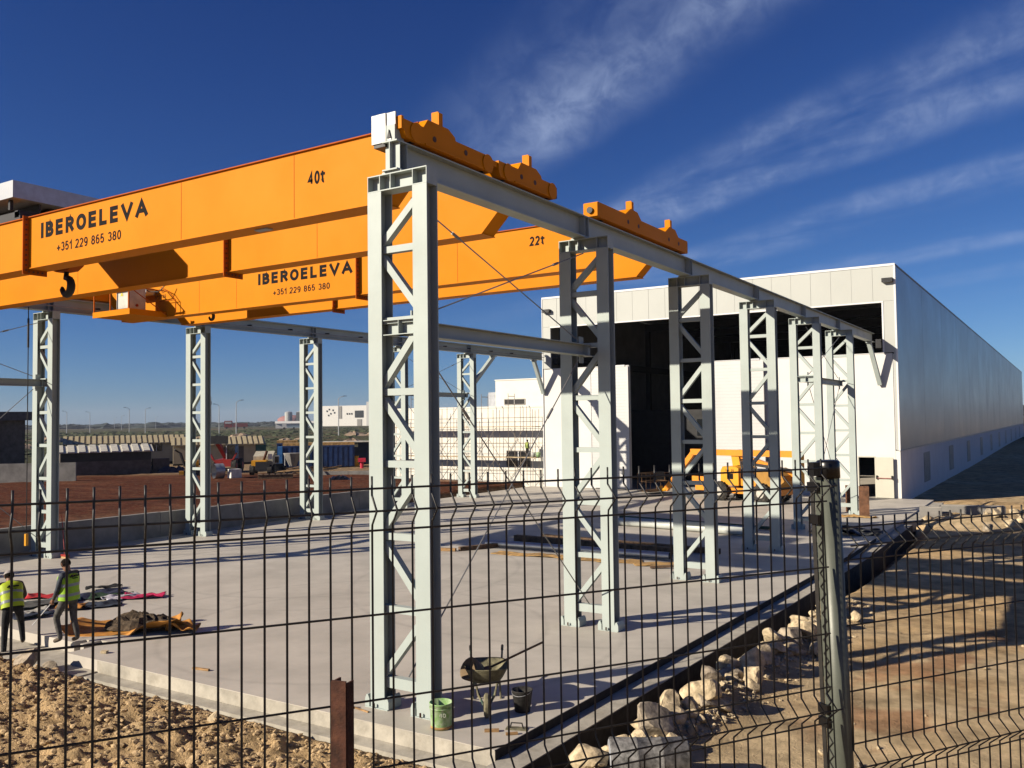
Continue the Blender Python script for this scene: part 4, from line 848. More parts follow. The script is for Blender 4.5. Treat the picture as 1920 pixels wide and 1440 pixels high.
for k in range(6): pb(o, 'board', WOODD, (-1.3 + 0.45 * k, -0.95 + 0.45 * k, -0.5, 0.5, 0.30, 0.36))
for y in (-0.45, 0, 0.4): pb(o, 'runner', WOODD, (-1.3, 1.35, y, y + 0.1, 0.0, 0.295))
def bag(lab, x, y, w_, h, m, grp=None):
    q = MB(); nx_, ny_ = 14, 7; b = 0
    for j in range(ny_ + 1):
        for i in range(nx_ + 1):
            u, v = i / nx_ * 2 - 1, j / ny_ * 2 - 1; e = max(0, (1 - u ** 4) * (1 - v ** 2)); q.v.append((u * w_ / 2, v * 0.6, h * e * (0.65 + 0.5 * random.random())))
    for j in range(ny_):
        for i in range(nx_): a = j * (nx_ + 1) + i; q.f.append([a, a + 1, a + nx_ + 2, a + nx_ + 1])
    o = tag(q.build('sack_heap', m, None, False, (x, y, 0.28)), lab, 'sack heap', grp); o.rotation_euler = (0, 0, face(x, y)); return o
bag('heap of crumpled white sacks behind the red soil', -61.6, 39.0, 3.0, 0.75, FARWALL); bag('dark blue tarpaulin heap left of the white sacks', -64.0, 36.0, 2.2, 0.7, mat('navy_tarp', (0.02, 0.025, 0.05))); bag('black heap on the pale track before the shelter', -37.1, 37.8, 1.6, 0.35, PLASTB); bag('dark tarpaulin right of the white sacks', -59.0, 39.5, 2.6, 0.6, mat('navy_tarp', (0.02, 0.025, 0.05)))
o = at('mini_excavator', 'small yellow excavator half hidden behind a far column', 'excavator', -53.5, 36.8, 0.3); pb(o, 'body', LIFTY, (-0.1, 1.0, 0, 1.2, 0.5, 1.25)); q = MB(); q.bar((-0.1, 0, 0.8), (-0.45, -0.3, 1.9), 0.14, 0.18); q.bar((-0.45, -0.3, 1.9), (-0.9, -0.6, 2.2), 0.1, 0.12); q.build('arm', DARKM, o); pb(o, 'track', DARKM, (-0.2, 1.1, -0.3, 1.4, 0.0, 0.45)); pb(o, 'counterweight', LIFTY, (-0.55, -0.15, -0.3, 0.2, 0.1, 0.4))
o = at('yellow_barrel', 'yellow barrel standing in front of the open shelter', 'barrel', -48.8, 52.3, 0.3); q = MB(); q.lathe([(0, 0), (0.33, 0), (0.36, 0.5), (0.33, 1.1), (0, 1.1)], 14); b0 = q.build('barrel_body', LIFTY, o, True); q = MB(); q.lathe([(0.34, 1.08), (0.36, 1.1), (0.36, 1.14), (0, 1.14)], 14); q.build('lid', DARKM, o)
o = at('plate_machine', 'bright red standing machine before the shelter', 'machine', -46.6, 50.8, 0.3); q = MB(); q.cyl((0, 0, 0), (0, 0, 0.6), 0.16, n=10); q.build('column', mat('pink_red', (0.65, 0.02, 0.06)), o); pb(o, 'head', mat('pink_red', (0.65, 0.02, 0.06)), (-0.35, 0.35, -0.25, 0.25, 0.6, 0.95))
o = at('parked_car', 'dark car with a pale front parked under the shelter', 'car', -50.9, 52.0, 0.3, 60)
q = MB(); q.prismX([(-1.9, 0.35), (1.9, 0.35), (1.9, 0.8), (1.1, 0.9), (0.6, 1.35), (-0.9, 1.35), (-1.5, 0.9), (-1.9, 0.8)], -0.8, 0.8); q.build('body', mat('dark_car', (0.03, 0.03, 0.045), 0.25), o); pb(o, 'bumper', FARWALL, (-0.8, 0.8, -1.98, -1.9, 0.4, 0.75))
for s in (-0.72, 0.72):
    for y in (-1.25, 1.2): q = MB(); q.cyl((s - 0.1, y, 0.32), (s + 0.1, y, 0.32), 0.32, n=14); q.build('wheel', TYRE, o)
wall_run('kerb_wall', 'long low dark kerb across the yard before the shelter', (-43.5, 41.2), (-38.6, 44.8), 0.4, CONCD)
# ---- far field
lp = at('street_lamp', 'x', 'street lamp', -272, 227, 0, 0, 'street lamps across the far field')
q = MB(); q.tube([(0, 0, 0), (0, 0, 13.3)], [0.20, 0.13], 8); q.build('pole', LAMPM, lp)
q = MB(); q.tube([(0, 0, 13.2), (0.8, 0, 13.9), (2.2, 0, 14.2)], 0.10, 6); q.build('arm', LAMPM, lp); q = MB(); q.box(1.7, 2.9, -0.18, 0.18, 14.12, 14.3); q.build('lamp_head', DARKM, lp)
lamps = [(-272, 227, 0, 'tall street lamp right of the telehandler, taller of the two'), (-330, 266, 1, 'street lamp just left of the tallest lamp above the telehandler'), (-417, 278, 1, 'street lamp above the left end of the tan hut roof'), (-426, 294, 0, 'street lamp above the right part of the tan hut roof'),
         (-529, 310, 1, 'street lamp just right of the leftmost visible column'), (-560, 345, 1, 'far street lamp above the striped shed roof'), (-212, 222, 0, 'street lamp before the far white building'), (-767, 507, 0, 'small distant lamp between the striped shed and the hut'),
         (-1023, 668, 0, 'tiny distant lamp left of the hut lamps'), (-900, 640, 0, 'tiny distant lamp behind the hut roof, right side'), (-620, 480, 0, 'distant lamp near the radio mast'), (-560, 560, 0, 'distant lamp left of the pink tanks'), (-480, 215, 0, 'street lamp above the grey shell house roof')]
for i, (x, y, fl_, lab) in enumerate(lamps):
    c = lp if i == 0 else copy_tree(lp)
    c.location = (x, y, -0.2); c.rotation_euler = (0, 0, face(x, y) + (R(180) if fl_ else 0)); c['label'] = lab
o = at('radio_mast', 'thin dark radio mast on the horizon', 'mast', -1250, 1000, 0); q = MB(); q.tube([(0, 0, 0), (0, 0, 52)], [0.9, 0.35], 4); q.build('mast', DARKM, o); pb(o, 'antenna', DARKM, (-1.2, 1.2, -0.3, 0.3, 38, 44))
o = at('far_building', 'white flat-roofed building with a dark window on the horizon', 'building', -700, 756, 0, -30)
pb(o, 'wall', FARWALL, (-42, 22, 0, 30, 0, 24)); pb(o, 'side_wing', mat('grey_wing', (0.5, 0.5, 0.49)), (22.1, 60, -2, 30, 0, 28)); pb(o, 'window', GLASS, (6, 17, -0.6, 0, 10, 18)); pb(o, 'stair_strip', CONCD, (-16, -11.5, -0.5, 0, 9, 23.5)); pb(o, 'door', CONCD, (9, 15, -0.5, 0, 0, 8))
for k, (a, b_) in enumerate(((-32, 17), (-29, 19), (-27, 14), (-24, 18), (-22, 15), (-30, 12), (-5, 13.5), (-2, 13.5), (1, 13.5))): pb(o, 'small_window', GLASS, (a, a + 1.6, -0.5, 0, b_, b_ + 1.8))
for k, (x, lab) in enumerate(((-0.0, 'pale silo left of the pink storage tanks'), (14.0, 'second pale silo beside the pink storage tanks'))):
    o = at('far_silo', lab, 'silo', -1060 + x, 1000 + x * 0.8, 0); q = MB(); q.cyl((0, 0, 0), (0, 0, 22), 6, n=14); q.build('silo_wall', (mat('pale_silo', (0.5, 0.5, 0.46)), DARKM)[k], o); q = MB(); q.cyl((0, 0, 22), (0, 0, 23.5), 6, 2, n=14); q.build('silo_roof', LAMPM, o)
for k, (x, y, lab) in enumerate(((-1180, 1120, 'pink storage tank left of the silos'), (-1020, 1085, 'pink storage tank right of the silos'), (-900, 1090, 'pink storage tank glimpsed through the third far column'))):
    o = at('storage_tank', lab, 'tank', x, y, 0); q = MB(); q.lathe([(24, 0), (24, 12), (18, 16), (9, 18.5), (0, 19)], 24); q.build('tank_shell', TANKR, o, True)
o = at('far_shed', 'long low white shed on the horizon', 'shed', -560, 545, 0); pb(o, 'wall', FARWALL, (-24, 16, 0, 8, 0, 4.2)); q = MB(); q.prismX([(-1, 4.2), (4, 6.2), (9, 4.2)], -24.5, 16.5); q.build('roof', FARWALL, o)
o = at('red_truck', 'red lorry parked far off on the field road', 'lorry', -620, 520, 0); pb(o, 'cab', RED, (-9, -2, 0, 4, 1.2, 7.2)); pb(o, 'load_bed', mat('dull_red', (0.3, 0.06, 0.05)), (-1.6, 11, 0, 4, 1.4, 5)); pb(o, 'windscreen', FARWALL, (-8.4, -3, -0.2, 0, 4.6, 6.4))
for x in (-7, 2, 8): q = MB(); q.cyl((x, -0.2, 1.0), (x, 0.8, 1.0), 1.0, n=12); q.build('wheel', TYRE, o)
o = at('farm_truck', 'pale lorry with a long trailer beside the red lorry', 'lorry', -452, 430, 0); pb(o, 'cab', FARWALL, (-8, -5, 0, 3, 1, 4.5)); pb(o, 'trailer', mat('pale_blue', (0.35, 0.45, 0.5)), (-4.6, 18, 0, 3, 1.2, 2.6))
for x in (-6.5, 0, 10, 15): q = MB(); q.cyl((x, -0.2, 0.8), (x, 0.6, 0.8), 0.8, n=12); q.build('wheel', TYRE, o)
# spoil heaps in the scrub
sp = MB(); sp.lathe([(1.0, 0), (0.8, 0.28), (0.5, 0.62), (0.22, 0.9), (0, 1.0)], 11); spm = sp.mesh('spoil_heap', mat('pale_spoil', (0.40, 0.29, 0.20), 0.95, 0, 0.25, 0.4, 0.6, 3), False)
for v in spm.vertices: v.co.x *= random.uniform(0.75, 1.25); v.co.y *= random.uniform(0.75, 1.25); v.co.z *= random.uniform(0.8, 1.1)
for k in range(34):
    t = random.random(); dd = random.uniform(110, 300); ang = YAW + R(random.uniform(3, 31))
    x, y = CAM.x - dd * math.sin(ang), CAM.y + dd * math.cos(ang)
    o = tag(link('spoil_heap', spm, None, (x, y, -0.3), (0, 0, random.uniform(0, 6))), 'small pale spoil heap in the scrub beyond the huts', 'spoil heap', 'spoil heaps scattered over the scrub field')
    s = random.uniform(1.5, 4.2) * dd / 200; o.scale = (s, s, s * 0.36)
# scrub tufts and the dark tree line: uncountable
def blob_field(name, m, pts, lab):
    V = []; F = []
    for (x, y, z, rx, rz) in pts:
        b = len(V); n, k = 7, 4
        for j in range(k + 1):
            ph = math.pi / 2 * j / k
            for i in range(n):
                t = 2 * math.pi * i / n + j; r = rx * math.cos(ph) * random.uniform(0.7, 1.25); V.append((x + r * math.cos(t), y + r * math.sin(t), z + rz * math.sin(ph) * random.uniform(0.75, 1.2)))
        for j in range(k):
            for i in range(n): i2 = (i + 1) % n; F.append([b + j * n + i, b + j * n + i2, b + (j + 1) * n + i2, b + (j + 1) * n + i])
    me = bpy.data.meshes.new(name); me.from_pydata(V, [], F); me.materials.append(m); kind(link(name, me), 'stuff', lab)
pts = []
for k in range(2600):
    dd = 105 + 500 * random.random() ** 1.6; ang = YAW + R(random.uniform(-8, 42)); s = random.uniform(0.25, 0.8) * (1 + dd / 350)
    pts.append((CAM.x - dd * math.sin(ang), CAM.y + dd * math.cos(ang), -0.25, s * 1.7, s * 0.6))
blob_field('scrub', BUSHM, pts, 'low green scrub covering the field')
pts = []
for k in range(1500):
    dd = random.uniform(1300, 2600); ang = YAW + R(random.uniform(-40, 48)); s = random.uniform(2.5, 5.5) * (1.7 if vnoise(np.array([ang * 9.0]), np.array([3.0]))[0] > 0.05 else 0.8)
    pts.append((CAM.x - dd * math.sin(ang), CAM.y + dd * math.cos(ang), 0, s * 5.0, s * 1.7))
blob_field('tree_line', FARW, pts, 'dark tree line along the horizon')

# ================================================================== BOOM LIFT
o = thing('boom_lift', 'orange articulated boom lift parked before the hall doorway', 'boom lift', (-2.9, 36.1, 0), R(-19))
q = MB(); q.box(-5.4, -0.9, -0.75, 0.75, 0.42, 0.72); q.build('chassis', ORANGE, o)
for x in (-4.45, -1.75):
    for s in (-1, 1):
        y0, y1 = sorted((s * 0.72, s * 1.10)); q = MB(); q.tube([(x, y0, 0.52), (x, y0 + 0.06, 0.52), (x, y1 - 0.06, 0.52), (x, y1, 0.52)], [0.40, 0.52, 0.52, 0.42], 22); wv = q.build('wheel', TYRE, o)
        for k in range(18):
            a = 2 * math.pi * k / 18; t = MB(); t.bar((x + 0.53 * math.cos(a), y0 + 0.03, 0.52 + 0.53 * math.sin(a)), (x + 0.53 * math.cos(a + 0.12), y1 - 0.03, 0.52 + 0.53 * math.sin(a + 0.12)), 0.05, 0.05, (math.cos(a), 0, math.sin(a))); t.build('tread_lug', TYRE, wv)
        ye = y0 - 0.004 if s < 0 else y1 + 0.004
        r = MB(); r.cyl((x, ye - 0.01, 0.52), (x, ye + 0.01, 0.52), 0.24, n=14); r.build('rim', mat('pale_rim', (0.55, 0.52, 0.45)), wv)
q = MB(); q.cyl((-3.0, 0, 0.72), (-3.0, 0, 0.86), 0.6, n=20); q.build('slew_ring', DARKM, o)
q = MB(); q.prismY([(-4.5, 0.87), (-3.3, 0.87), (-3.3, 1.80), (-3.5, 1.88), (-4.35, 1.88), (-4.5, 1.65)], -0.85, 0.85); tu = q.build('turret_cover', LIFTY, o)
strokes('HA 20', 'letter', tu, -4.15, -3.6, 1.62, 1.74, -0.852, 0.15); q = MB(); q.box(-4.05, -3.65, -0.862, -0.852, 1.2, 1.5); q.build('label_plate', BLACKLET, tu)
q = MB(); q.box(-3.18, -2.2, -0.8, 0.8, 0.87, 1.25); q.build('engine_tray', ORANGE, o)
q = MB(); q.prismY([(-2.18, 0.85), (-0.9, 0.85), (-0.45, 1.2), (-0.6, 1.5), (-1.4, 1.85), (-2.18, 1.7)], -0.8, 0.8); cwt = q.build('counterweight', mat('brown_yellow', (0.42, 0.21, 0.03), 0.5), o); strokes('22602', 'digit', cwt, -1.05, -0.62, 1.2, 1.34, -0.802, 0.15)
q = MB(); q.box(-6.6, -5.42, -0.5, 0.5, 0.45, 0.85); q.box(-6.75, -5.1, -0.6, -0.5, 0.95, 1.25); q.build('side_box', ORANGE, o)
q = MB(); q.bar((-4.0, 0.1, 1.9), (-4.15, 0.1, 2.75), 0.36, 0.5); q.build('riser', LIFTY, o)
q = MB(); q.bar((-4.2, 0.15, 2.55), (-0.15, 0.15, 1.45), 0.26, 0.24); q.build('lower_arm', ORANGE, o); q = MB(); q.bar((-3.6, -0.2, 2.1), (-0.3, -0.2, 1.75), 0.16, 0.14); q.build('link_arm', DARKM, o)
q = MB(); q.box(-0.28, 0.06, -0.25, 0.28, 1.0, 2.75); q.build('knuckle', LIFTY, o)
q = MB(); q.box(-7.2, -0.1, -0.16, 0.16, 2.44, 2.78); bm_ = q.build('main_boom', ORANGE, o); strokes('Haulqtte', 'letter', bm_, -6.45, -5.35, 2.50, 2.70, -0.162, 0.17, 0.10)
q = MB(); q.bar((-7.0, 0, 2.66), (-9.25, 0, 0.30), 0.20, 0.30); q.build('jib', ORANGE, o)
q = MB(); q.tube([(-9.25, 0, 0.32), (-9.55, 0, 0.25), (-9.7, 0, 0.45)], 0.12, 8); q.build('basket_mount', LIFTY, o)
bk = MB(); bk.box(-10.8, -9.75, -0.85, 0.85, 0.14, 0.2); bko = bk.build('basket', mat('basket_brown', (0.22, 0.12, 0.05)), o)
for z in (0.75, 1.25):
    r = MB(); r.tube([(-10.8, -0.85, z), (-9.75, -0.85, z), (-9.75, 0.85, z), (-10.8, 0.85, z), (-10.8, -0.85, z)], 0.022, 6); r.build('guard_rail', mat('basket_brown', (0.22, 0.12, 0.05)), bko)
for x in (-10.8, -10.45, -10.1, -9.75):
    for y in (-0.85, 0.85): r = MB(); r.cyl((x, y, 0.2), (x, y, 1.25), 0.02, n=6); r.build('rail_post', mat('basket_brown', (0.22, 0.12, 0.05)), bko)
r = MB(); r.box(-9.95, -9.72, -0.35, 0.35, 0.85, 1.35); r.build('control_panel', DARKM, bko)

# ================================================================== THINGS ON THE SLAB
def pipe(lab, p0, p1, r, m, inner=True):
    q = MB(); q.tube([p0, p1], r, 16, caps=False); o = tag(q.build('pipe', m, None, True), lab, 'pipe', 'pipes lying on the slab')
    d = (Vector(p1) - Vector(p0)).normalized(); c = MB(); c.tube([Vector(p0) + d * 0.004, Vector(p1) - d * 0.004], r * 0.86, 16, True); c.build('bore', DARKM, o)
pipe('grey zinc pipe along the cardboard strip', (-9.05, 15.85, 0.14), (-2.0, 16.0, 0.14), 0.12, PIPEG)
pipe('long pale pipe behind the second near column', (-7.6, 23.8, 0.17), (-1.7, 22.8, 0.17), 0.16, PIPEW)
pipe('dark green hose pipe at the back of the pipe stack', (-8.6, 26.2, 0.08), (-1.2, 25.0, 0.08), 0.07, mat('green_pipe', (0.03, 0.09, 0.05)))
pipe('pale pipe next to the dark green one', (-7.8, 24.9, 0.12), (-1.9, 24.0, 0.12), 0.11, PIPEW)
def crumple(name, lab, cat, m, x, y, w_, d_, h, rz=0, nx_=16, ny_=10, grp=None, seed=0, edge=0.0, z=0.004):
    rs = np.random.RandomState(seed); q = MB(); off = rs.rand() * 50
    for j in range(ny_ + 1):
        for i in range(nx_ + 1):
            u, v = i / nx_ * 2 - 1, j / ny_ * 2 - 1
            n = vnoise(np.array([u * 2.6 + off]), np.array([v * 2.6 + off]))[0] + 0.5 * vnoise(np.array([u * 6 + off]), np.array([v * 6]))[0]
            wob = 1 + 0.25 * vnoise(np.array([u * 2 + off + 9]), np.array([v * 2.0]))[0]
            q.v.append((u * w_ / 2 * wob + rs.uniform(-0.02, 0.02), v * d_ / 2 * wob + rs.uniform(-0.02, 0.02), max(0.0, 0.30 + n * 1.4) * h + edge * max(abs(u), abs(v)) ** 3 * max(0.0, 0.15 + 1.6 * vnoise(np.array([u * 1.7 + off + 3]), np.array([v * 1.7 + 5]))[0])))
    for j in range(ny_):
        for i in range(nx_): a = j * (nx_ + 1) + i; q.f.append([a, a + 1, a + nx_ + 2, a + nx_ + 1])
    o = tag(q.build(name, m, None, False, (x, y, z)), lab, cat, grp); o.rotation_euler = (0, 0, rz)
    sb_ = o.modifiers.new('soft', 'SUBSURF'); sb_.levels = 1; sb_.render_levels = 1
    so_ = o.modifiers.new('thick', 'SOLIDIFY'); so_.thickness = 0.008; o.data.polygons.foreach_set('use_smooth', [True] * len(o.data.polygons)); return o
for k in range(5):
    crumple('cardboard_sheet', 'torn tan cardboard strip before the zinc pipe', 'cardboard', CARD, -7.2 + 1.3 * k, 14.75 + 0.06 * k + 0.1 * (k % 2), 1.5, 0.7, 0.05, 0.1 * k, grp='cardboard strips before the zinc pipe', seed=20 + k, z=0.004 + 0.002 * k)
def plank(lab, p0, p1, w_, h, m, grp='loose wood scraps on the slab'):
    q = MB(); q.bar(p0, p1, w_, h); return tag(q.build('wood_scrap', m), lab, 'wood', grp)
plank('short wooden block left of the zinc pipe end', (-9.95, 14.2, 0.06), (-9.35, 14.35, 0.06), 0.14, 0.10, WOOD)
plank('dark beam stub at the zinc pipe end', (-9.3, 14.5, 0.07), (-8.5, 15.9, 0.10), 0.18, 0.14, WOODD)
plank('dark timber lying behind the zinc pipe', (-8.9, 17.6, 0.12), (-2.0, 17.2, 0.12), 0.25, 0.22, WOODD)
plank('second dark timber behind the zinc pipe', (-8.2, 18.5, 0.10), (-1.0, 17.9, 0.10), 0.22, 0.18, WOODD)
plank('wooden scrap at the right end of the cardboard', (-1.9, 14.2, 0.05), (-0.7, 15.0, 0.10), 0.12, 0.06, WOODD)
plank('small light peg lying on the open slab at left', (-5.0, -0.02, 0.02), (-4.62, 0.04, 0.02), 0.05, 0.035, WOOD)
plank('thin batten lying left of the nearest column foot', (-1.15, -0.13, 0.012), (-0.45, -0.24, 0.012), 0.03, 0.02, WOOD)
plank('square peg left of the nearest column foot', (-1.02, -0.32, 0.03), (-0.80, -0.20, 0.03), 0.06, 0.05, WOOD)
plank('wooden float lying right of the green bucket', (1.62, -0.02, 0.02), (1.80, 0.10, 0.02), 0.06, 0.035, WOOD)
plank('second wooden scrap near the slab corner', (1.97, 0.02, 0.02), (2.10, 0.14, 0.02), 0.05, 0.03, WOOD)
plank('small stone-like scrap at the slab edge by the notch', (-7.6, -0.2, 0.03), (-7.48, -0.16, 0.03), 0.08, 0.05, ROCK)
pf = thing('plastering_float', 'grey plastering float with a loop handle near the slab corner', 'float', (1.97, 0.32, 0.0), R(20))
pb(pf, 'plate', TRAY, (-0.16, 0.16, -0.07, 0.07, 0.002, 0.014)); q = MB(); q.tube([(-0.10, 0, 0.014), (-0.08, 0, 0.09), (0.08, 0, 0.09), (0.10, 0, 0.014)], 0.012, 8); q.build('handle', DARKB, pf)
# bucket with printed label
bu = thing('paint_bucket', 'green printed paint bucket at the foot of the nearest column', 'bucket', (0.96, -0.20, 0.0))
q = MB(); q.lathe([(0.0, 0.004), (0.155, 0.004), (0.158, 0.03), (0.172, 0.36), (0.178, 0.365), (0.178, 0.385), (0.166, 0.385), (0.150, 0.05), (0.0, 0.045)], 28); q.build('bucket_body', BUCK, bu, True)
q = MB(); q.lathe([(0.1735, 0.30), (0.179, 0.30), (0.181, 0.315), (0.176, 0.32)], 28); q.build('rim_ring', BUCK, bu, True)
q = MB(); q.lathe([(0.1585, 0.012), (0.1605, 0.012), (0.1625, 0.05), (0.1600, 0.05)], 28); q.build('rust_band', CARD, bu, True)
t_ = text('40', bu, -0.05, 0.05, 0.20, 0.26, 0, mat('pale_print', (0.7, 0.75, 0.6)), name='print', rot=(R(90), 0, R(55)), loc=(0.080, -0.162, 0.20)); t_.rotation_euler = (R(90), 0, R(38)); t_.location = (0.075, -0.152, 0.2)
db = thing('mortar_bucket', 'dark mortar-smeared bucket beside the wheelbarrow', 'bucket', (1.62, 1.05, 0.0))
q = MB(); q.lathe([(0.0, 0.004), (0.12, 0.004), (0.165, 0.33), (0.172, 0.34), (0.160, 0.34), (0.118, 0.04), (0.0, 0.035)], 22); q.build('bucket_body', DARKB, db, True)
q = MB(); q.tube([(0.166 * math.cos(R(a)), 0.166 * math.sin(R(a)), 0.33 - 0.06 * math.sin(R(a - 180))) for a in range(180, 361, 20)], 0.005, 6); q.build('bail_handle', GALV, db)
# wheelbarrow: local -y towards the wheel/camera
wb = thing('wheelbarrow', 'mortar-stained wheelbarrow standing right of the nearest column', 'wheelbarrow', (0.92, 1.08, 0.0), math.atan2(0.56, 0.83))
q = MB(); rings = [(0.20, 0.30, 0.36), (0.27, 0.40, 0.46), (0.345, 0.47, 0.60), (0.355, 0.48, 0.62), (0.33, 0.455, 0.60), (0.25, 0.37, 0.47), (0.18, 0.28, 0.385)]
n = 20; ringpts = []
for (a, b_, z) in rings:
    ringpts.append([(a * math.copysign(abs(math.cos(t)) ** 0.6, math.cos(t)), b_ * math.copysign(abs(math.sin(t)) ** 0.6, math.sin(t)), z + 0.05 * max(0, -math.sin(t))) for t in [2 * math.pi * i / n for i in range(n)]])
for rp_ in ringpts: q.v += rp_
for k in range(len(rings) - 1):
    for i in range(n): j = (i + 1) % n; q.f.append([k * n + i, k * n + j, (k + 1) * n + j, (k + 1) * n + i])
q.f.append(list(range(n))[::-1]); q.f.append([(len(rings) - 1) * n + i for i in range(n)]); q.build('tray', TRAY, wb, True)
for s in (-1, 1):
    q = MB(); q.tube([(s * 0.05, -0.72, 0.20), (s * 0.12, -0.5, 0.30), (s * 0.22, 0.2, 0.36), (s * 0.26, 0.62, 0.55), (s * 0.275, 0.92, 0.66)], 0.017, 8); q.build('frame_tube', mat('barrow_green', (0.05, 0.10, 0.08), 0.6, dirt=((0.3, 0.26, 0.17), 0.7, 8)), wb)
    q = MB(); q.tube([(s * 0.272, 0.86, 0.64), (s * 0.278, 0.98, 0.68)], 0.024, 8); q.build('grip', PLASTB, wb)
    q = MB(); q.tube([(s * 0.21, 0.35, 0.38), (s * 0.23, 0.33, 0.02), (s * 0.23, 0.22, 0.014)], 0.016, 8); q.build('leg', TRAY, wb)
    q = MB(); q.tube([(s * 0.17, -0.42, 0.46), (s * 0.13, -0.55, 0.30), (s * 0.05, -0.66, 0.20)], 0.018, 8); q.build('fork', TRAY, wb)
q = MB(); q.tube([(-0.045, -0.70, 0.19), (-0.02, -0.70, 0.19), (0.02, -0.70, 0.19), (0.045, -0.70, 0.19)], [0.14, 0.185, 0.185, 0.14], 22); wv = q.build('wheel', TRAY, wb); q = MB(); q.cyl((-0.055, -0.70, 0.19), (0.055, -0.70, 0.19), 0.06, n=12); q.build('hub', DARKB, wv)
sv = thing('shovel', 'shovel with a long wooden handle resting in the wheelbarrow', 'shovel', (0.0, 0.0, 0.0))
q = MB(); q.cyl((0.95, 1.15, 0.57), (1.55, 1.86, 0.90), 0.019, n=8); q.build('handle', WOODD, sv); q = MB(); q.prism([(-0.12, -0.30), (0.12, -0.30), (0.13, 0.0), (-0.13, 0.0), (-0.09, -0.36), ][:4], lambda a, c: (0.95 + 0.64 * c * 0.9 + a * 0.6, 1.15 + 0.76 * c * 0.9 - a * 0.5, 0.56 + 0.36 * c * 0.4), lambda a, c: (0.95 + 0.64 * c * 0.9 + a * 0.6, 1.15 + 0.76 * c * 0.9 - a * 0.5, 0.572 + 0.36 * c * 0.4)); q.build('blade', DARKB, sv)
q = MB(); q.lathe([(0.0, 0), (0.16, 0.0), (0.19, 0.20), (0.17, 0.20), (0.0, 0.02)], 16); b_o = tag(q.build('mixing_pan', mat('brown_pan', (0.26, 0.18, 0.10), 0.8), None, True, (0.80, 0.98, 0.50)), 'brown mixing pan tipped inside the wheelbarrow', 'pan'); b_o.rotation_euler = (R(55), R(-25), 0)
# broom by the far column
br = thing('broom', 'red broom leaning against a far column leg', 'broom', (-20.6, 6.75, 0.0))
q = MB(); q.cyl((-0.02, 0.0, 0.12), (-0.42, 0.12, 1.45), 0.014, n=8); q.build('handle', RED, br); q = MB(); q.box(-0.18, 0.20, -0.05, 0.05, 0.06, 0.13); q.build('head', RED, br)
q = MB(); q.prismX([(-0.07, 0.0), (0.07, 0.0), (0.045, 0.06), (-0.045, 0.06)], -0.19, 0.21); q.build('bristles', mat('bristle_tan', (0.45, 0.25, 0.08)), br)
# rag pile
cl_ = [((0.55, 0.02, 0.03), 'red rag', -14.3, 2.5, 1.2, .6), ((0.05, 0.12, 0.13), 'teal rag', -13.5, 2.2, 1.5, .8), ((0.015, 0.02, 0.06), 'navy rag', -13.3, 3.3, 1.6, .8), ((0.015, 0.05, 0.02), 'dark green rag', -12.7, 3.3, 1.2, .7), ((0.02, 0.03, 0.055), 'dark blue rag', -12.0, 2.5, 1.2, .8), ((0.55, 0.52, 0.58), 'white rag', -12.3, 3.4, 1.1, .6), ((0.55, 0.01, 0.09), 'magenta rag', -11.9, 3.75, 1.3, .6), ((0.5, 0.48, 0.42), 'cream rag', -12.6, 1.15, 0.9, .6), ((0.03, 0.045, 0.08), 'faded blue rag', -12.2, 0.9, 1.1, .6), ((0.45, 0.18, 0.03), 'orange rag', -12.2, 1.9, 0.8, .5), ((0.008, 0.008, 0.01), 'black rag', -13.9, 3.9, 1.1, .5), ((0.10, 0.10, 0.09), 'grey netting', -13.2, 1.6, 2.2, .9)]
for k, (c, nm, x, y, a, b_) in enumerate(cl_):
    crumple('rag', nm + ' in the pile spread behind the two workers', 'rag', mat('cloth_' + nm.replace(' ', '_'), c, 0.9, 0, 0.25, 8), x, y, a * 0.85, b_ * 0.85, 0.085, R(40 + 20 * (k % 3)), 14, 9, 'rags spread on the slab', seed=k, z=0.006 + 0.006 * k)
# mortar heap on an orange sheet
crumple('orange_sheet', 'crumpled orange sheet under the dark mortar heap', 'sheet', TARP, -8.95, 1.35, 2.5, 1.2, 0.07, R(30), 22, 12, seed=77, edge=0.55)
q = MB(); nn, kk = 30, 9
for j in range(kk + 1):
    for i in range(nn):
        t = 2 * math.pi * i / nn; rr_ = (1 - j / kk); nz_ = float(fbm(np.array([3 * rr_ * math.cos(t) + 7]), np.array([3 * rr_ * math.sin(t)]), 2.0, 3)[0])
        q.v.append((rr_ * 0.82 * math.cos(t) * (1 + 0.2 * nz_), rr_ * 0.42 * math.sin(t) * (1 + 0.2 * nz_), 0.27 * (1 - rr_ ** 2.6) * (1 + 0.7 * nz_) + 0.05 * nz_ * (j > 0)))
for j in range(kk):
    for i in range(nn): i2 = (i + 1) % nn; q.f.append([j * nn + i, j * nn + i2, (j + 1) * nn + i2, (j + 1) * nn + i])
o = tag(q.build('mortar_heap', MORT, None, False, (-8.75, 1.5, 0.05)), 'dark heap of mortar on the orange sheet', 'mortar heap'); o.rotation_euler = (0, 0, R(32))
crumple('orange_sheet', 'bunched-up orange sheet corner behind the mortar heap', 'sheet', TARP, -8.75, 2.1, 0.75, 0.45, 0.30, R(40), 7, 5, seed=78)
crumple('orange_sheet', 'bunched-up orange sheet corner right of the mortar heap', 'sheet', TARP, -7.75, 1.85, 0.65, 0.5, 0.30, R(20), 6, 5, seed=81)
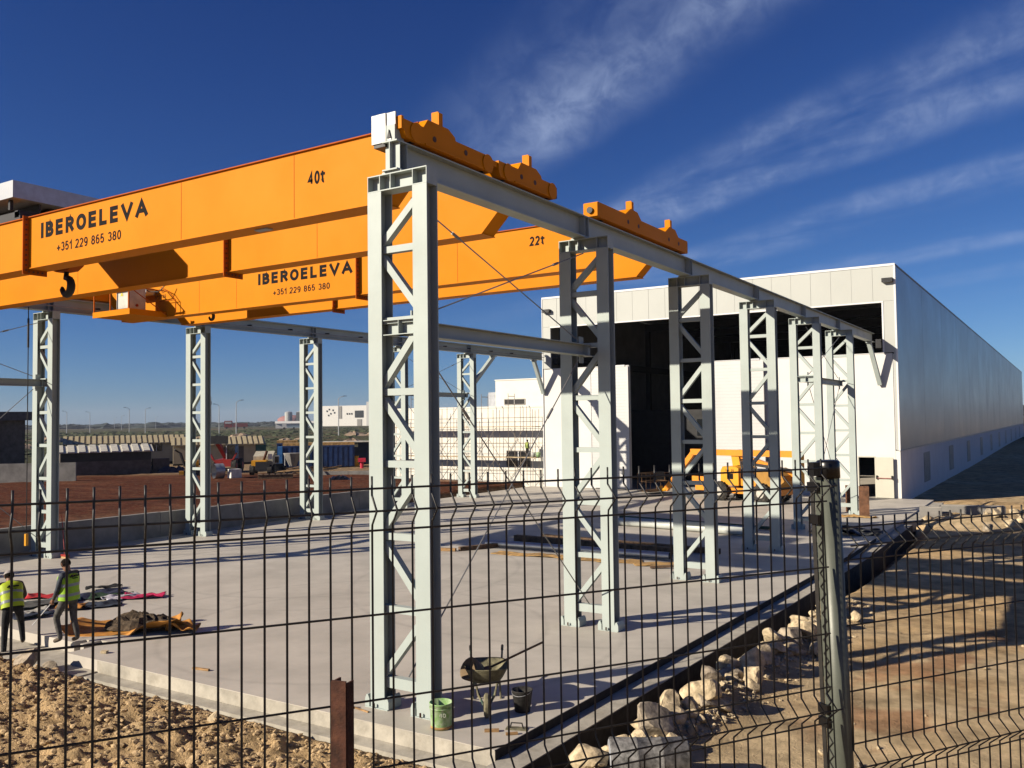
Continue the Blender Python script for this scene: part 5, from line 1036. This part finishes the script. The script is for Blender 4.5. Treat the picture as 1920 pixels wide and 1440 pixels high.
# rusty uprights by the last near column
for k, (x, y, w_, h, lab) in enumerate(((0.98, 32.0, 0.42, 1.35, 'right rusty upright block beside the last near column'), (0.05, 33.6, 0.40, 1.25, 'left rusty upright block behind the last near column'))):
    o = thing('rusty_upright', lab, 'steel block', (x, y, 0), R(15))
    pb(o, 'flange', mat('brown_steel', (0.20, 0.095, 0.05), 0.85, 0, 0.25, 5), (-w_ / 2, w_ / 2, -0.16, -0.10, 0, h)); pb(o, 'web', mat('brown_steel2', (0.13, 0.06, 0.035), 0.85), (-0.05, 0.05, -0.10, 0.14, 0, h - 0.01)); pb(o, 'flange', mat('brown_steel', (0.2, 0.1, 0.05)), (-w_ / 2, w_ / 2, 0.14, 0.20, 0, h))
crumple('cardboard_sheet', 'torn cardboard scraps at the foot of the last near column', 'cardboard', CARD, 0.9, 31.2, 1.5, 0.5, 0.10, 0.1, seed=41)
crumple('black_sheeting', 'crumpled black plastic sheeting by the slab edge behind the fence post', 'plastic sheet', PLASTB, 1.6, 25.2, 2.6, 1.4, 0.28, 0.4, 20, 12, seed=43)

# ================================================================== ROCKS, DRUM, DEBRIS BY THE TRENCH
def rock_mesh(seed, m, sub=3, name='rock'):
    import bmesh
    rs = np.random.RandomState(seed); bm = bmesh.new(); bmesh.ops.create_icosphere(bm, subdivisions=sub, radius=1.0)
    pl_ = [(Vector(rs.normal(size=3)).normalized(), rs.uniform(0.42, 0.82)) for _ in range(12)]
    for v in bm.verts:
        for nrm, d_ in pl_:
            e = v.co.dot(nrm) - d_
            if e > 0: v.co -= nrm * e * 0.92
        v.co *= 1 + 0.07 * (rs.rand() - 0.5)
    me = bpy.data.meshes.new(name); bm.to_mesh(me); bm.free(); me.materials.append(m); return me
RM = [rock_mesh(100 + i, ROCK if i % 5 else ROCKG) for i in range(10)]
def rock(x, y, s, lab, grp, i, sq=0.75, dz=0.0, name='rock'):
    z = float(ground_z(np.array([x]), np.array([y]))[0]); o = tag(link(name, RM[i % 10], None, (x, y, z + s * sq * 0.45 + dz), (random.uniform(-.5, .5), random.uniform(-.5, .5), random.uniform(0, 6))), lab, 'rock', grp)
    o.scale = (s * random.uniform(0.8, 1.25), s * random.uniform(0.8, 1.2), s * sq); return o
big = [(3.70, 1.35, 0.36, 'large pale boulder at the near end of the trench spoil'), (3.55, 2.3, 0.28, 'rounded boulder left of the standing pale stone'), (3.85, 2.95, 0.40, 'tall pale boulder standing upright in the trench spoil'), (3.95, 5.4, 0.42, 'two-headed pale boulder in the middle of the spoil'), (4.2, 4.6, 0.34, 'grey round boulder right of the two-headed one'), (3.95, 7.9, 0.38, 'blocky pale boulder left of the fence post'), (4.15, 8.5, 0.34, 'pale slab-like boulder left of the fence post'), (3.62, 5.2, 0.28, 'dark grey boulder at the trench edge')]
for i, (x, y, s, lab) in enumerate(big): rock(x, y, s, lab, None, i, 0.85)
for k in range(190):
    y = random.uniform(-0.3, 11.5); x = float(xe(np.array([y]))[0]) + random.choice((1.12, 1.3, 1.5, 1.75)) + random.gauss(0.0, 0.2); rock(x, y, random.uniform(0.05, 0.13) if k % 3 else random.uniform(0.14, 0.27), 'small pale stone heaped along the trench', 'stones heaped beside the trench', k)
CLOD = [rock_mesh(300 + i, mat('soil_clod', (0.60, 0.43, 0.24), 0.95, 0, 0.25, 9, 0.8, 30, 0.1), 2, 'clod') for i in range(5)]
for k in range(170):
    y = -random.uniform(1.0, 3.4); x = -random.uniform(1.5, 13.0); RM[k % 10], keep_ = CLOD[k % 5], RM[k % 10]; rock(x, y, random.uniform(0.02, 0.05) if k % 5 else random.uniform(0.05, 0.11), 'small clod on the soil before the slab', 'clods on the soil before the slab', k, name='clod'); RM[k % 10] = keep_
for x, y, s, lab in ((-8.35, -1.3, 0.30, 'pale boulder below the slab notch, left one'), (-7.75, -1.15, 0.20, 'grey boulder right of the pale one below the notch'), (-9.6, -1.35, 0.26, 'brown boulder at the left edge near the worker'), (-2.9, -1.25, 0.14, 'pointed stone against the footing in the middle')): rock(x, y, s, lab, None, int(s * 100))
for k in range(40):
    y = random.uniform(-1, 16); x = random.uniform(4.8, 11); rock(x, y, random.uniform(0.02, 0.06), 'pebble on the rutted track', 'pebbles on the track', k, name='pebble')
for k in range(16):
    y = random.uniform(28, 37); x = random.uniform(3.4, 8.5); rock(x, y, random.uniform(0.12, 0.4), 'pale rubble lump near the hall corner', 'rubble lumps near the hall corner', k)
# loose crumbs: too many and too small to count
def crumbs(name, m, lab, n, fx, fy, smin, smax):
    import bmesh
    bm = bmesh.new(); bmesh.ops.create_icosphere(bm, subdivisions=1, radius=1.0); bm.verts.ensure_lookup_table(); bv = np.array([v.co[:] for v in bm.verts]); bf = np.array([[v.index for v in f.verts] for f in bm.faces]); bm.free()
    x = fx(n); y = fy(n, x); z = ground_z(x, y); sz = smin + (smax - smin) * rng.rand(n) ** 2.5; k = len(bv)
    V = bv[None] * (0.72 + 0.56 * rng.rand(n, k, 1)) * np.stack([sz * rng.uniform(.8, 1.4, n), sz * rng.uniform(.8, 1.4, n), sz * .75], -1)[:, None] + np.stack([x, y, z + sz * 0.25], -1)[:, None]
    F = bf[None] + (np.arange(n) * k)[:, None, None]
    me = bpy.data.meshes.new(name); me.from_pydata(V.reshape(-1, 3).tolist(), [], F.reshape(-1, 3).tolist()); me.materials.append(m); kind(link(name, me), 'stuff', lab)
CLODM = mat('soil_clod', (0.60, 0.43, 0.24), 0.95, 0, 0.25, 9, 0.8, 30, 0.1)
crumbs('soil_crumbs', CLODM, 'loose crumbs of dry soil before the slab', 5200, lambda n: -13.0 + 15.0 * rng.rand(n), lambda n, x: -1.0 - 3.2 * rng.rand(n) ** 1.3, 0.012, 0.06)
crumbs('rubble_crumbs', ROCK, 'fine pale rubble along the trench', 2400, lambda n: 3.55 + 0.45 * rng.randn(n) * 0.8 + 0.35, lambda n, x: np.clip((x - 3.5) * 6 + rng.uniform(-3, 11, n), -1, 13), 0.012, 0.06)
# lying drum
dr = thing('lying_drum', 'dirty grey drum lying on its side at the bottom edge', 'drum', (4.17, 0.14, 0.04), R(31))
q = MB(); q.tube([(-0.52, 0, 0), (-0.50, 0, 0), (-0.18, 0, 0), (-0.165, 0, 0), (-0.15, 0, 0), (0.15, 0, 0), (0.165, 0, 0), (0.18, 0, 0), (0.50, 0, 0), (0.52, 0, 0)], [0.275, 0.285, 0.275, 0.287, 0.275, 0.275, 0.287, 0.275, 0.285, 0.275], 30); q.build('drum_shell', DRUMM, dr, True)
q = MB(); q.tube([(-0.528, 0, 0), (-0.521, 0, 0)], 0.255, 30); q.build('drum_head', DRUML, dr)
# concrete blocks and pale rag near the trench
for k, (x, y, w_, lab) in enumerate(((3.6, 33.2, 0.9, 'short concrete block at the far end of the trench'), (5.2, 34.5, 2.6, 'long concrete kerb block right of the trench end'))):
    o = thing('concrete_block', lab, 'block', (x, y, -0.35), R(10)); pb(o, 'block_body', CONCD, (-w_ / 2, w_ / 2, -0.3, 0.3, 0, 0.75)); pb(o, 'block_top', CONC2, (-w_ / 2 + 0.02, w_ / 2 - 0.02, -0.28, 0.28, 0.752, 0.77))
crumple('plastic_bag', 'tied pale green plastic bag in the trench near the fence post', 'bag', mat('pale_green_bag', (0.45, 0.50, 0.30), 0.5), 3.75, 9.6, 0.4, 0.35, 0.25, 0.3, 8, 8, seed=61, z=-0.35)
q = MB(); q.tube([(3.0, -1.05, -0.02), (3.05, -1.1, 0.05), (3.3, -0.9, 0.0), (3.5, -1.2, -0.05), (3.2, -1.35, -0.12), (3.0, -1.1, -0.10)], 0.012, 6); tag(q.build('wire_tangle', DARKM), 'loose dark wire looped near the slab corner', 'wire')
q = MB()
for k in range(3): q.tube([(8.9 + 0.25 * math.cos(a + k) + 0.5 * a / 6, 1.2 + 0.12 * k + 0.35 * math.sin(a + k), 0.02 + 0.05 * k + 0.06 * math.sin(3 * a)) for a in [i * 0.5 for i in range(13)]], 0.008, 5)
tag(q.build('wire_tangle', mat('old_wire', (0.14, 0.13, 0.08))), 'tangled thin wire on the track at lower right', 'wire')

# ================================================================== FENCE
zE = 4.6
def fpt(t, d=0.0, z=0.0): return Vector((FP0[0] + FD[0] * t + FN[0] * d, FP0[1] + FD[1] * t + FN[1] * d, z))
FROT = math.atan2(FD[1], FD[0])                 # local x along the fence, local y = away from the camera, z = down from the panel top
def fence_panel(lab, t0, ztop, n):
    p = thing('mesh_fence', lab, 'fence', tuple(fpt(t0, 0, ztop)), FROT, 'welded mesh fence panels')
    f = -0.042
    prof = [(0.03, 0), (0.0, 0), (-0.015, 0), (-0.05, f), (-0.085, f * 0.05), (-0.10, 0), (-0.30, 0), (-0.50, 0), (-0.66, 0), (-0.675, 0), (-0.715, f), (-0.75, 0.0), (-0.765, 0), (-0.965, 0), (-1.165, 0), (-1.31, 0), (-1.36, f), (-1.40, 0), (-1.58, 0)]
    q = MB(); q.tube([(0, d, z) for z, d in prof], 0.0027, 6); me = q.mesh('vertical_wire', WIRE, True)
    for k in range(n): link('vertical_wire', me, p, (0.025 + 0.05 * k, 0, 0))
    for z, d in ((0.0, 0), (-0.05, f), (-0.10, 0), (-0.30, 0), (-0.50, 0), (-0.66, 0), (-0.715, f), (-0.765, 0), (-0.965, 0), (-1.165, 0), (-1.36, f), (-1.56, 0)):
        q = MB(); q.tube([(0, d + 0.0052, z), (0.05 * n, d + 0.0052, z)], 0.0027, 6); q.build('horizontal_wire', WIRE, p)
    return p
fence_panel('taller dark mesh fence panel across the picture left of the post', -0.305, zE - 0.160, 50)
fence_panel('lower mesh fence panel right of the post', 2.245, zE - 0.345, 51)
def fence_post(lab, t, ztop, lean):
    p = thing('fence_post', lab, 'fence post', tuple(fpt(t, 0.03, ztop - 1.6)), FROT, 'round fence posts'); p.rotation_euler = (0, lean, FROT)
    q = MB(); q.tube([(0.030, 0.0, 0), (0.030, 0.0, 1.575)], 0.033, 28); q.build('tube', POSTM, p, True)
    q = MB(); q.tube([(0.030, 0, 1.545), (0.030, 0, 1.594), (0.030, 0, 1.60)], [0.036, 0.036, 0.030], 20); q.build('cap', PLASTB, p, True); q = MB(); q.box(-0.038, 0.0, -0.012, 0.012, 1.555, 1.597); q.build('cap', PLASTB, p)
    q = MB(); q.box(-0.008, -0.0045, -0.008, 0.020, 0.0, 1.55); q.build('strip', POSTM, p)
    q = MB(); pts_ = []
    for k in range(74): pts_.append((-0.0105, -0.006 if k % 2 else 0.012, 1.50 - 0.0205 * k))
    q.tube(pts_, 0.0022, 5); q.build('zigzag_lock', WIRE, p)
    q = MB(); q.box(-0.0120, -0.0085, 0.0205, 0.036, 0.0, 1.56); q.build('slotted_rail', WIRE, p)
    for z in (1.52, 1.42, 0.84, 0.80, 0.30):
        q = MB(); q.box(-0.024, -0.0125, -0.004, 0.036, z - 0.014, z + 0.014); q.build('clip', PLASTB, p)
    return p
fence_post('round grey-green fence post with a black cap at right', 2.243, zE - 0.137, R(-1.7)); fence_post('fence post holding the left end of the taller panel', -0.345, zE - 0.137, 0)
rp = thing('rusty_post', 'rusty angle-iron post sticking up before the fence', 'post', tuple(Vector((CAM.x, CAM.y, 2.75)) + Vector((math.cos(YAW), math.sin(YAW), 0)) * (-0.199 * 1.88) + Vector((-math.sin(YAW), math.cos(YAW), 0)) * 1.88), YAW + R(-20))
pb(rp, 'flange', RUST, (-0.016, 0.018, -0.002, 0.002, 0, 1.305)); pb(rp, 'flange', RUST, (-0.018, -0.0141, -0.002, 0.034, 0, 1.302)); pb(rp, 'flange', RUST, (0.0151, 0.019, 0.0021, 0.030, 0, 1.30))

# ================================================================== PEOPLE
def person(lab, loc, rz, J, mats, vest, group=None, cap=None, logo=True, lod=2):
    """J: joint dict; body is one skinned mesh; vest, hair are children"""
    P = thing('person', lab, 'person', loc, rz, group)
    base = dict(pelvis=(0, 0, .93), waist=(0, .0, 1.08), chest=(0, 0, 1.27), neck=(0, .01, 1.44), jaw=(0, .03, 1.52), head=(0, .025, 1.61), crown=(0, .015, 1.68),
                shL=(-.185, 0, 1.38), elL=(-.235, -.02, 1.11), wrL=(-.23, .06, .87), haL=(-.225, .09, .80), shR=(.185, 0, 1.38), elR=(.235, -.02, 1.11), wrR=(.23, .06, .87), haR=(.225, .09, .80),
                hiL=(-.095, 0, .90), knL=(-.10, .02, .49), anL=(-.10, -.03, .09), toL=(-.105, .13, .04), hiR=(.095, 0, .90), knR=(.10, .02, .49), anR=(.10, -.03, .09), toR=(.105, .13, .04))
    base.update({k: v for k, v in J.items() if k != 'look'}); Rr = dict(pelvis=(.16, .115), waist=(.15, .105), chest=(.175, .12), neck=(.062, .062), jaw=(.066, .075), head=(.078, .095), crown=(.055, .065), shL=(.072, .07), elL=(.05, .05), wrL=(.037, .034), haL=(.038, .022), shR=(.072, .07), elR=(.05, .05), wrR=(.037, .034), haR=(.038, .022), hiL=(.098, .10), knL=(.066, .068), anL=(.048, .05), toL=(.042, .034), hiR=(.098, .10), knR=(.066, .068), anR=(.048, .05), toR=(.042, .034))
    E_ = [('pelvis', 'waist', 'S'), ('waist', 'chest', 'S'), ('chest', 'neck', 'S'), ('neck', 'jaw', 'K'), ('jaw', 'head', 'K'), ('head', 'crown', 'K')]
    for s in 'LR': E_ += [('chest', 'sh' + s, 'S'), ('sh' + s, 'el' + s, 'S'), ('el' + s, 'wr' + s, 'S'), ('wr' + s, 'ha' + s, 'K'), ('pelvis', 'hi' + s, 'T'), ('hi' + s, 'kn' + s, 'T'), ('kn' + s, 'an' + s, 'T'), ('an' + s, 'to' + s, 'B')]
    names = list(base); co = [Vector(base[n_]) for n_ in names]; rad = [Rr[n_] for n_ in names]; ed = [(names.index(a), names.index(b_)) for a, b_, _ in E_]; kinds = [k for _, _, k in E_]
    for s in 'LR':                                         # five bent fingers on each hand
        h = Vector(base['ha' + s]); d = (h - Vector(base['wr' + s])).normalized(); side = d.cross(Vector((1, 0, 0)));
        side = side.normalized() if side.length > 0.1 else Vector((0, 1, 0)); inw = Vector((1 if s == 'L' else -1, 0, 0))
        for k in range(5):
            thumb = k == 4; b0 = h + side * ((k - 1.5) * 0.018 if not thumb else 0.04) + (d * -0.02 if thumb else d * 0.015); ln = (0.05, 0.058, 0.054, 0.042, 0.04)[k]
            p1 = b0 + d * ln * 0.6 + (side * 0.02 if thumb else Vector()); p2 = p1 + d * ln * 0.45 + inw * 0.018; i0 = len(co); co += [b0, p1, p2]; rad += [(.0095, .0095)] * 3; ed += [(names.index('ha' + s), i0), (i0, i0 + 1), (i0 + 1, i0 + 2)]; kinds += ['K'] * 3
    me = bpy.data.meshes.new('body'); me.from_pydata([tuple(c) for c in co], ed, []); ob = bpy.data.objects.new('body_tmp', me); COL.objects.link(ob)
    ob.modifiers.new('skin', 'SKIN'); sl = me.skin_vertices[0].data
    for i, r_ in enumerate(rad): sl[i].radius = r_
    sl[names.index('pelvis')].use_root = True
    sb = ob.modifiers.new('sub', 'SUBSURF'); sb.levels = lod; sb.render_levels = lod
    bpy.context.view_layer.update(); m2 = bpy.data.meshes.new_from_object(ob.evaluated_get(bpy.context.evaluated_depsgraph_get())); bpy.data.objects.remove(ob)
    m2.materials.clear()
    for k in 'KSTB': m2.materials.append(mats[k])
    mi = []
    for p_ in m2.polygons:
        c = p_.center; best = (9, 'S')
        for (a, b_), k in zip(ed, kinds):
            A_, B_ = co[a], co[b_]; t = max(0, min(1, (c - A_).dot(B_ - A_) / max(1e-9, (B_ - A_).length_squared))); d_ = (c - A_ - (B_ - A_) * t).length
            if k == 'S' and c.z < base['pelvis'][2] + 0.06: k = 'T'
            if d_ < best[0]: best = (d_, k)
        mi.append('KSTB'.index(best[1]))
    m2.polygons.foreach_set('material_index', mi); m2.polygons.foreach_set('use_smooth', [True] * len(mi)); m2.name = 'body'
    link('body', m2, P)
    hd = Vector(base['head']); jw = Vector(base['jaw']); ax = (hd - jw).normalized(); fwd_ = Vector((0, 1, 0)) - ax * ax.y; fwd_.normalize(); sdv = fwd_.cross(ax)
    if 'look' in J: fwd_ = Vector(J['look']).normalized(); fwd_ = (fwd_ - ax * fwd_.dot(ax)).normalized(); sdv = fwd_.cross(ax)
    # hair / cap shell
    def shell(name, m, cen, r_, z_from, back=0.0):
        q = MB(); n = 14; k = 6
        for j in range(k + 1):
            ph = z_from + (math.pi / 2 - z_from) * j / k
            for i in range(n):
                t = 2 * math.pi * i / n; v = cen + sdv * math.cos(t) * math.cos(ph) * r_[0] + fwd_ * (math.sin(t) * math.cos(ph) * r_[1] - back) + ax * math.sin(ph) * r_[2]; q.v.append(tuple(v))
        for j in range(k):
            for i in range(n): i2 = (i + 1) % n; q.f.append([j * n + i, j * n + i2, (j + 1) * n + i2, (j + 1) * n + i])
        return q.build(name, m, P, True)
    shell('hair', HAIR, hd + ax * 0.005, (0.088, 0.105, 0.098), -0.55, 0.016)
    if cap is not None:
        shell('cap', cap, hd + ax * 0.035, (0.095, 0.112, 0.085), -0.05, 0.01); q = MB(); c0 = hd + ax * 0.045 + fwd_ * 0.09; q.prism([(-0.07, 0), (0.07, 0), (0.055, 0.075), (-0.055, 0.075)], lambda a, c: c0 + sdv * a + fwd_ * c, lambda a, c: c0 + sdv * a + fwd_ * c + ax * 0.008); q.build('cap_peak', cap, P)
    for s in (-1, 1): q = MB(); e = hd + sdv * s * 0.078 - fwd_ * 0.005; q.tube([e - ax * 0.03, e + ax * 0.03], [0.012, 0.018], 6); q.build('ear', mats['K'], P)
    q = MB(); nb = jw + ax * 0.055 + fwd_ * 0.085; q.tube([nb + ax * 0.03 - fwd_ * 0.02, nb + fwd_ * 0.02, nb - ax * 0.012 - fwd_ * 0.01], [0.008, 0.014, 0.010], 6); q.build('nose', mats['K'], P)
    # vest as an open tube round the trunk
    if vest:
        pe, wa, ch, ne = (Vector(base[k]) for k in ('pelvis', 'waist', 'chest', 'neck'))
        stn = [(pe - (wa - pe) * 0.35, .205, .165), (pe.lerp(wa, .5), .200, .160), (wa, .193, .150), (wa.lerp(ch, .5), .200, .152), (ch, .215, .155), (ch.lerp(ne, .35), .222, .145), (ch.lerp(ne, .62), .205, .115), (ch.lerp(ne, .84), .120, .088), (ch.lerp(ne, 1.0), .080, .076)]
        def ring(c, a_, b_, dirv):
            dirv = dirv.normalized(); sx = Vector((1, 0, 0)); sx = (sx - dirv * sx.dot(dirv)).normalized(); sy = dirv.cross(sx) * -1
            sy = sx.cross(dirv) * -1
            return [tuple(c + sx * a_ * math.copysign(abs(math.cos(t)) ** .8, math.cos(t)) + sy * b_ * math.copysign(abs(math.sin(t)) ** .8, math.sin(t))) for t in [2 * math.pi * i / 24 for i in range(24)]]
        dirs = [wa - pe] * 2 + [ch - pe] + [ch - wa] * 2 + [ne - ch] * 4
        def tubemesh(st, dr_, name, m):
            q = MB()
            for (c, a_, b_), dv in zip(st, dr_): q.v += ring(c, a_, b_, dv)
            for j in range(len(st) - 1):
                for i in range(24): i2 = (i + 1) % 24; q.f.append([j * 24 + i, j * 24 + i2, (j + 1) * 24 + i2, (j + 1) * 24 + i])
            return q.build(name, m, P, True)
        vo = tubemesh(stn, dirs, 'vest', vest)
        for f_ in (0.15, 0.72):
            c = pe.lerp(ch, f_); a_ = .207 if f_ < .5 else .209; b_ = .167 if f_ < .5 else .160; dv = (ch - pe).normalized() * 0.028
            so2 = tubemesh([(c - dv, a_, b_), (c + dv, a_, b_)], [ch - pe] * 2, 'reflective_band', REFL); so2.parent = vo
        if logo:
            q = MB(); c = ch.lerp(ne, .1); yb = c.y - .158
            q.prismY([(c.x - .10, c.z + .05), (c.x - .02, c.z + .05), (c.x - .055, c.z + .10)], yb - .012, yb + .02); q.box(c.x - .01, c.x + .11, yb - .012, yb + .02, c.z + .055, c.z + .08); q.box(c.x - .05, c.x + .07, yb - .012, yb + .02, c.z + .015, c.z + .027); lo = q.build('vest_print', BLACKLET, P); lo.parent = vo
    return P
MA = dict(K=SKIN, S=SHIRT, T=TROU, B=SHOE); MBm = dict(K=SKIN, S=SHIRTB, T=TROUD, B=SHOE)
person('worker in a green vest with grey trousers walking left along the slab edge', (-9.0, -0.06, 0.0), R(104),
       dict(jaw=(0.0, .075, 1.505), head=(0.0, .10, 1.585), crown=(0.0, .105, 1.655), neck=(0, .035, 1.43), chest=(0, .02, 1.27), look=(0.1, 1, -0.5),
            elL=(-.22, .06, 1.12), wrL=(-.19, .20, .90), haL=(-.18, .25, .84), elR=(.22, .02, 1.11), wrR=(.17, .20, .93), haR=(.15, .25, .88),
            knL=(-.10, .22, .52), anL=(-.10, .10, .10), toL=(-.11, .27, .04), knR=(.10, -.02, .49), anR=(.10, -.13, .09), toR=(.11, .03, .04)), MA, VEST).scale = (1.07, 1.07, 1.05)
q = MB(); q.cyl((-9.42, -0.22, 0.80), (-9.75, -0.42, 0.36), 0.010, n=6); tag(q.build('white_rod', TRIM), 'thin white rod in the hand of the standing worker', 'rod')
person('worker in a yellow-green vest and pale cap at the left edge, bending forward', (-10.35, -0.52, -0.24), R(72),
       dict(waist=(0, .06, 1.07), chest=(0, .17, 1.24), neck=(0, .27, 1.37), jaw=(0, .33, 1.41), head=(0, .37, 1.48), crown=(0, .39, 1.55), look=(0, 1, -0.9), shL=(-.185, .22, 1.32), shR=(.185, .22, 1.32),
            elL=(-.24, .30, 1.05), wrL=(-.16, .50, .92), haL=(-.12, .56, .88), elR=(.27, .28, 1.06), wrR=(.19, .46, .90), haR=(.15, .53, .86), hiR=(.10, 0, .90), knR=(.19, .20, .55), anR=(.22, .16, .16), toR=(.24, .33, .10), knL=(-.12, .06, .46), anL=(-.15, -.02, .0), toL=(-.16, .14, -.04)), MBm, VESTY, cap=CAPM).scale = (1.09, 1.09, 1.05)
person('worker in a yellow vest crouching on the lower scaffold deck', (-23.3, 42.15, 1.985), R(-10), {}, dict(K=SKIN, S=SHIRT, T=TROUD, B=SHOE), VESTY, logo=False, lod=1).scale = (0.72, 0.8, 0.72)
person('far worker in a green vest before the long blue container', (-50.4, 47.6, 0.3), R(50), {}, MA, VEST, logo=False, lod=1)
person('far worker in a yellow vest glimpsed through the second far column', (-44.6, 31.6, 0.3), R(50), {}, MBm, VESTY, logo=False, lod=1)

# ------------------------------------------------------------------ thin haze over the plain
hz = MB(); hz.box(-3200, 3200, -400, 3600, -3.0, 60.0)
hm = bpy.data.materials.new('haze'); hm.use_nodes = True; hn = hm.node_tree.nodes; hn.remove(hn['Principled BSDF']); pv = hn.new('ShaderNodeVolumePrincipled'); pv.inputs['Color'].default_value = (0.75, 0.84, 1.0, 1); pv.inputs['Density'].default_value = 0.0001; pv.inputs['Anisotropy'].default_value = 0.0
hm.node_tree.links.new(pv.outputs[0], hn['Material Output'].inputs['Volume'])
kind(hz.build('haze', hm), 'stuff', 'thin pale haze over the plain')
